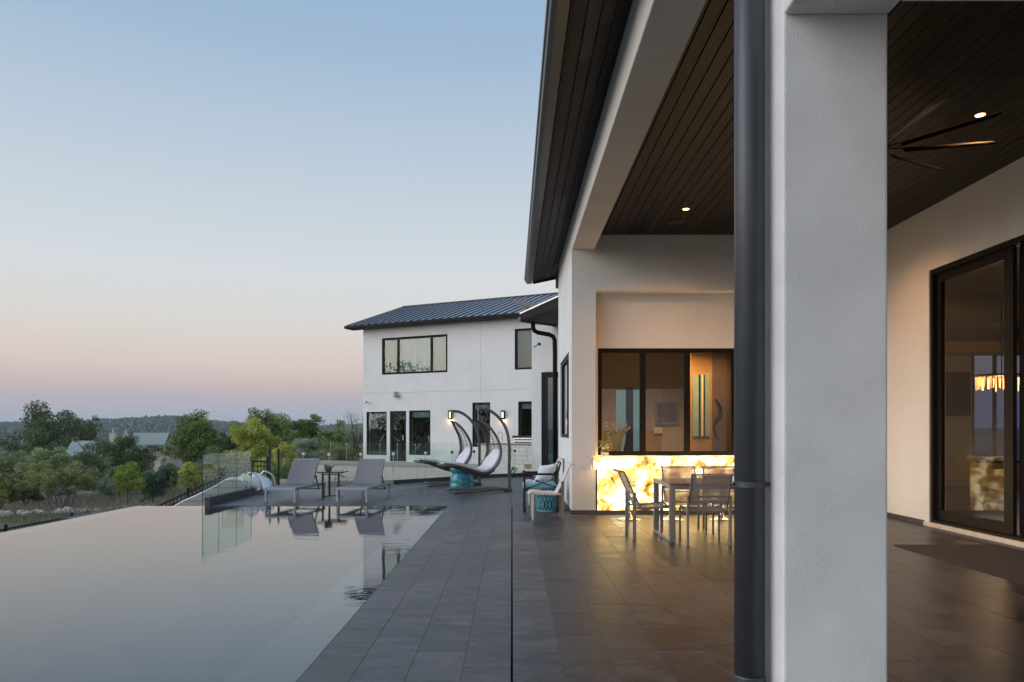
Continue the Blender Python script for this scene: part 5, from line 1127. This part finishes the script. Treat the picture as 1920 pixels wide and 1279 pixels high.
T('oak_tree', 'dark oak filling the gap between the light green tree and the tall oak', 'tree', 396, 470, 800, 890, 70, 'leaf_dark', .10, 70, 200, cr=.2)
T('round_shrub', 'olive shrub behind the conifer at the foot of the limestone house', 'shrub', 286, 346, 868, 925, 58, 'leaf_olive', .075, 56, 170, cr=.2)
T('round_shrub', 'olive shrub between the two junipers under the dark juniper', 'shrub', 150, 232, 872, 930, 54, 'leaf_olive', .075, 56, 170, cr=.2)
T('juniper', 'dark low juniper between the left edge juniper and the spreading one', 'tree', 18, 78, 884, 945, 47, 'leaf_dark', .065, 50, 170, stems=3, cr=.2)
T('round_shrub', 'low olive shrub under the guest house corner windows', 'shrub', 560, 640, 838, 905, 48, 'leaf_juniper', .065, 50, 170, cr=.2)
# two trees beyond the left edge of the frame; the guest house windows mirror them
def side_tree(x, y, h, r_, label):
    g = terrain_z(x, y); t = thing('oak_tree', label, 'tree', (x, y, g), group='trees and shrubs on the slope'); pts, cs = crown_points(x, y, g+h*.58, r_, r_, h*.42, 60, 70, r_*.3)
    quad_mesh('crown', leaves(pts, .2), 'leaf_oak', t); MB().tube([(x, y, g-.1), (x, y, g+h*.5)], [.3, .18], 8).build('trunk', 'bark', t)
for (x, y, h, r_, lb_) in ((-42, 14, 11, 5.5, 'oak left of the frame, farthest of those mirrored in the guest house windows'), (-50, 4, 12, 6, 'wide oak left of the frame beyond the lower fence'), (-38, 2, 10, 5, 'smallest oak left of the frame, level with the camera'), (-46, -8, 12, 6, 'oak left of the frame and behind the camera')): side_tree(x, y, h, r_, lb_)
# small weeds by the kitchen wall
def weed(p, h, label, mat='leaf_cedar'):
    t = thing('weed', label, 'plant', p); n = 40; c = np.array(p)+rng.normal(size=(n, 3))*np.array((h*.22, h*.15, 0))+np.stack([np.zeros(n), np.zeros(n), rng.uniform(.05, 1, n)*h], 1)
    quad_mesh('leaves', leaves(c, h*.14), mat, t); MB().tube([p, Vector(p)+Vector((0, 0, h*.8))], .008, 5).build('stem', 'bark', t)
weed(FA.pt(FA.hit(973, 880, KO)[0], KO+.5, -.75), .75, 'small green weed growing before the stone kitchen wall')
weed(FA.pt(FA.hit(596, 890, RO)[0], RO+.6, -1.2), .7, 'small weed at the foot of the terrace wall behind the left lounger')
weed(FA.pt(FA.hit(652, 890, RO)[0], RO+.6, -1.2), .8, 'dry weed at the foot of the terrace wall behind the bird table', 'leaf_sage')
tag(MB().fbox(FA, ru0-3, GL, RO, 18, -3, -.9).build('lower_path', 'concrete_pale'), kind='structure') if False else None

# ---- rock edging
re_ = thing('rock_edging', 'line of pale limestone rocks along the meadow', 'rocks', (-23, 41, -3))
rmesh = []
for k in range(4):
    mb = MB(); mb.ball((0,0,0), 1, 1, 1, 8, 6); mb.v = [tuple(np.array(v)*(1+.28*math.sin(v[0]*5+k*2)*math.cos(v[1]*4+v[2]*3+k))) for v in mb.v]
    me = bpy.data.meshes.new('rock'); me.from_pydata(mb.v, [], mb.f); me.materials.append(M['rock']); rmesh.append(me)
for k in range(105):
    f_ = k/104; px = f_*310-6; py = np.interp(px, [0, 60, 150, 220, 310], [977, 968, 965, 951, 944])+random.uniform(-2.5, 2); Y = F*(H+3.0)/(py-HY); x = XX(px, Y)
    if random.random() < .25: continue
    s = random.uniform(.08, .23)*(1.3 if k % 9 == 0 else 1); o = bpy.data.objects.new('rock', random.choice(rmesh)); C.objects.link(o); o.parent = re_
    o.location = Vector((x, Y, terrain_z(x, Y)+s*.5))-ORG[re_.name]; o.scale = (s*1.25, s, s*.85); o.rotation_euler = (random.uniform(-.3, .3), random.uniform(-.3, .3), random.uniform(0, 6))
# ---- grass as stuff
def blades(n, fx, hmin, hmax, wd, mat, name, label):
    xy = np.array([fx() for _ in range(n)]); z = np.array([terrain_z(a, b) for a, b in xy]); h = rng.uniform(hmin, hmax, n); a = rng.uniform(0, 6.28, n); lean = rng.normal(size=(n, 2))*.25*h[:, None]
    b0 = np.stack([xy[:, 0], xy[:, 1], z], 1); s = np.stack([np.cos(a), np.sin(a), 0*a], 1)*wd*rng.uniform(.6, 1.4, (n, 1)); tip = b0+np.stack([lean[:, 0], lean[:, 1], h], 1)
    o = quad_mesh(name, np.stack([b0-s, b0+s, tip], 1), mat); tag(o, label, 'grass', kind='stuff')
def dry():
    Y = random.uniform(38, 62); px = random.uniform(-150, 480); return XX(px, Y), Y
def lawn():
    Y = random.uniform(24, 41); px = random.uniform(-250, 380); return XX(px, Y), Y
blades(30000, dry, .15, .55, .018, 'dry_grass', 'dry_grass', 'tall dry brown grass on the slope between the trees')
blades(26000, lawn, .06, .22, .015, 'green_grass', 'meadow_grass', 'short green meadow grass below the pool')
# ---- scrub between the trees: one mass of leaves
pts = []
for k in range(95):
    Y = random.uniform(60, 84); px = random.uniform(-80, 420) if k < 70 else random.uniform(420, 700); x = XX(px, Y); h = random.uniform(.7, 1.5); g = terrain_z(x, Y)
    q, _ = crown_points(x, Y, g+h*.6, random.uniform(1.0, 2.2), 1.2, h*.7, 9, 60, .55); pts.append(q)
tag(quad_mesh('scrub', leaves(np.concatenate(pts), .10), 'leaf_olive'), 'low olive scrub filling the slope behind the trees', 'scrub', kind='stuff')
# ---- woods of the valley and the far hills: one mass
ico = MB().ball((0,0,0), 1, 1, 1, 6, 5); iv = np.array(ico.v); 
def woods(n, r0, r1, smin, smax, name, label):
    V = []; Fc = []; b = 0; nv = len(iv)
    while b < n:
        rr = r0*(r1/r0)**random.random(); px = random.uniform(-420, 1500) if r0 < 300 else random.uniform(-700, 1500); az = math.atan((px-960)/F)
        x, y = rr*math.sin(az), rr*math.cos(az)
        if rr < 125: continue
        s = random.uniform(smin, smax)*(.35+rr/1500); k = iv*np.array((s, s, s*random.uniform(.6, .95)))*(1+.22*rng.normal(size=(nv, 1)))
        V.append(k+np.array((x, y, terrain_z(x, y)+s*.35))); b += 1
    V = np.concatenate(V); fs = []
    me = bpy.data.meshes.new(name); ql = [f for f in ico.f if len(f) == 4]; q = np.array(ql)
    A = (q[None]+(np.arange(n)*nv)[:, None, None]).reshape(-1, 4); me.vertices.add(len(V)); me.vertices.foreach_set('co', V.astype(np.float32).ravel())
    me.loops.add(A.size); me.loops.foreach_set('vertex_index', A.astype(np.int32).ravel()); me.polygons.add(len(A)); me.polygons.foreach_set('loop_start', np.arange(0, A.size, 4, dtype=np.int32)); me.update(calc_edges=True)
    me.polygons.foreach_set('use_smooth', [True]*len(A)); me.materials.append(M['forest_far']); o = bpy.data.objects.new(name, me); C.objects.link(o); tag(o, label, 'woods', kind='stuff')
woods(5000, 105, 420, 2.2, 4.4, 'valley_woods', 'dense green scrub woods filling the valley')
woods(22000, 400, 1650, 2.0, 4.2, 'hill_woods', 'dark wooded hills on the horizon')
# ---- neighbour house with green metal roofs
NY = 88.0
nh = thing('neighbour_house', 'limestone house with pale green metal roofs among the trees', 'house', (XX(260, NY), NY, -4.6))
def npt(px, py, Y=NY): return Vector((XX(px, Y), Y, ZZ(py, Y)))
def slab(pts, name, mat, th=.18, **kw):
    n = (pts[1]-pts[0]).cross(pts[3]-pts[0]).normalized()*th; return MB().hexa([*pts, *[p_+n for p_ in pts]]).build(name, mat, nh, **kw)
# main gable block: ridge runs left to right, gable end faces right
A1, A2 = npt(256, 836), npt(309, 836); B1, B2 = npt(250, 814, NY+3.2), npt(318, 814, NY+3.2); C1, C2 = npt(262, 838, NY+6.5), npt(331, 838, NY+6.5)
slab([A1, A2, B2, B1], 'roof', 'green_roof'); slab([B1, B2, C2, C1], 'roof', 'green_roof')
MB().box(A1.x+.3, A2.x-.35, NY+.5, NY+6, -5.5, A1.z+.05).build('wall', 'limestone', nh); MB().prism([(A2.x-.36, NY+.5, A1.z-.2), (A2.x-.36, NY+6, A1.z-.2), (A2.x-.36, NY+3.2, B1.z-.15)], (-.2, 0, 0)).build('gable', 'limestone', nh)
slab([npt(268, 838, NY-2.4), npt(317, 861, NY-2.4), npt(312, 858, NY+.4), npt(268, 836, NY+.4)], 'porch_roof', 'green_roof')
MB().box(XX(270, NY), XX(316, NY), NY-2.0, NY+.4, -5.6, ZZ(862, NY)).build('porch_wall', 'limestone', nh)
MB().lathe([(.75, 0), (.75, 3.4)], (XX(313, NY), NY-.6, -5.4), 18).build('turret', 'limestone', nh)
slab([npt(312, 838, NY+1), npt(335, 844, NY+1), npt(337, 842, NY+5), npt(316, 834, NY+5)], 'side_roof', 'green_roof', .15)
L1, L2, L3, L4 = npt(118, 857, NY-1), npt(178, 857, NY-1), npt(186, 829, NY+4), npt(136, 829, NY+4); slab([L1, L2, L3, L4], 'roof', 'green_roof'); slab([L4, L3, npt(190, 852, NY+9), npt(140, 852, NY+9)], 'roof', 'green_roof')
MB().box(L1.x+.8, XX(182, NY), NY, NY+7, -5.5, L1.z+.02).build('wall', 'limestone', nh)
for px, yt, w_ in ((213, 808, .35), (238, 811, .32)):
    q = npt(px, yt, NY+3); MB().box(q.x-w_, q.x+w_, q.y-w_, q.y+w_, -3, q.z-.25).build('chimney', 'limestone', nh); MB().lathe([(.16, -.25), (.16, .25), (.22, .27), (.22, .36), (.1, .4)], q, 10).build('flue', 'alu_light', nh)
for px in (297, 303): q = npt(px, 846, NY+.45); MB().box(q.x-.12, q.x+.12, q.y-.02, q.y+.06, q.z-.3, q.z+.35).build('window', 'black_plain', nh)
# ---- utility pole, water tower
q = Vector((XX(9.5, 110), 110, terrain_z(XX(9.5, 110), 110))); up_ = thing('utility_pole', 'wooden utility pole among the scrub at the left edge', 'pole', q)
MB().tube([q, Vector((q.x, q.y, ZZ(831, 110)))], [.16, .12], 8).build('pole', 'wood_stake', up_); MB().bar((q.x-.7, q.y, ZZ(834, 110)), (q.x+.5, q.y, ZZ(834, 110)), .12, .12).build('crossarm', 'wood_stake', up_)
q = Vector((XX(606, 1400), 1400, terrain_z(XX(606, 1400), 1400))); wt = thing('water_tower', 'pale water tower on the far skyline', 'water tower', q); zt_ = ZZ(792, 1400)
MB().lathe([(1.2, q.z-zt_), (1.2, 0), (2.5, 1), (4.4, 2.6), (4.6, 4.0), (3.4, 5.6), (1, 6.4), (0, 6.5)], (q.x, q.y, zt_), 16).build('tank', 'tower_white', wt, smooth=True)
for k in range(4): MB().tube([(q.x+2.8*math.cos(k*1.57), q.y+2.8*math.sin(k*1.57), q.z), (q.x+2.8*math.cos(k*1.57), q.y+2.8*math.sin(k*1.57), zt_+2)], .25, 5).build('leg', 'tower_white', wt)

# ---- evening haze over the valley
hz = MB().box(-3300, 3300, -3300, 3300, -24, 45).build('haze', 'stucco'); hz.data.materials.clear()
m = bpy.data.materials.new('haze_air'); m.use_nodes = True; Ns = m.node_tree.nodes; Ns.remove(Ns['Principled BSDF'])
pv = Ns.new('ShaderNodeVolumePrincipled'); pv.inputs['Color'].default_value = (.78, .85, .95, 1); pv.inputs['Density'].default_value = .0002; m.node_tree.links.new(pv.outputs[0], Ns['Material Output'].inputs['Volume'])
hz.data.materials.append(m); tag(hz, kind='stuff'); hz['label'] = 'thin evening haze over the valley'; hz['category'] = 'haze'
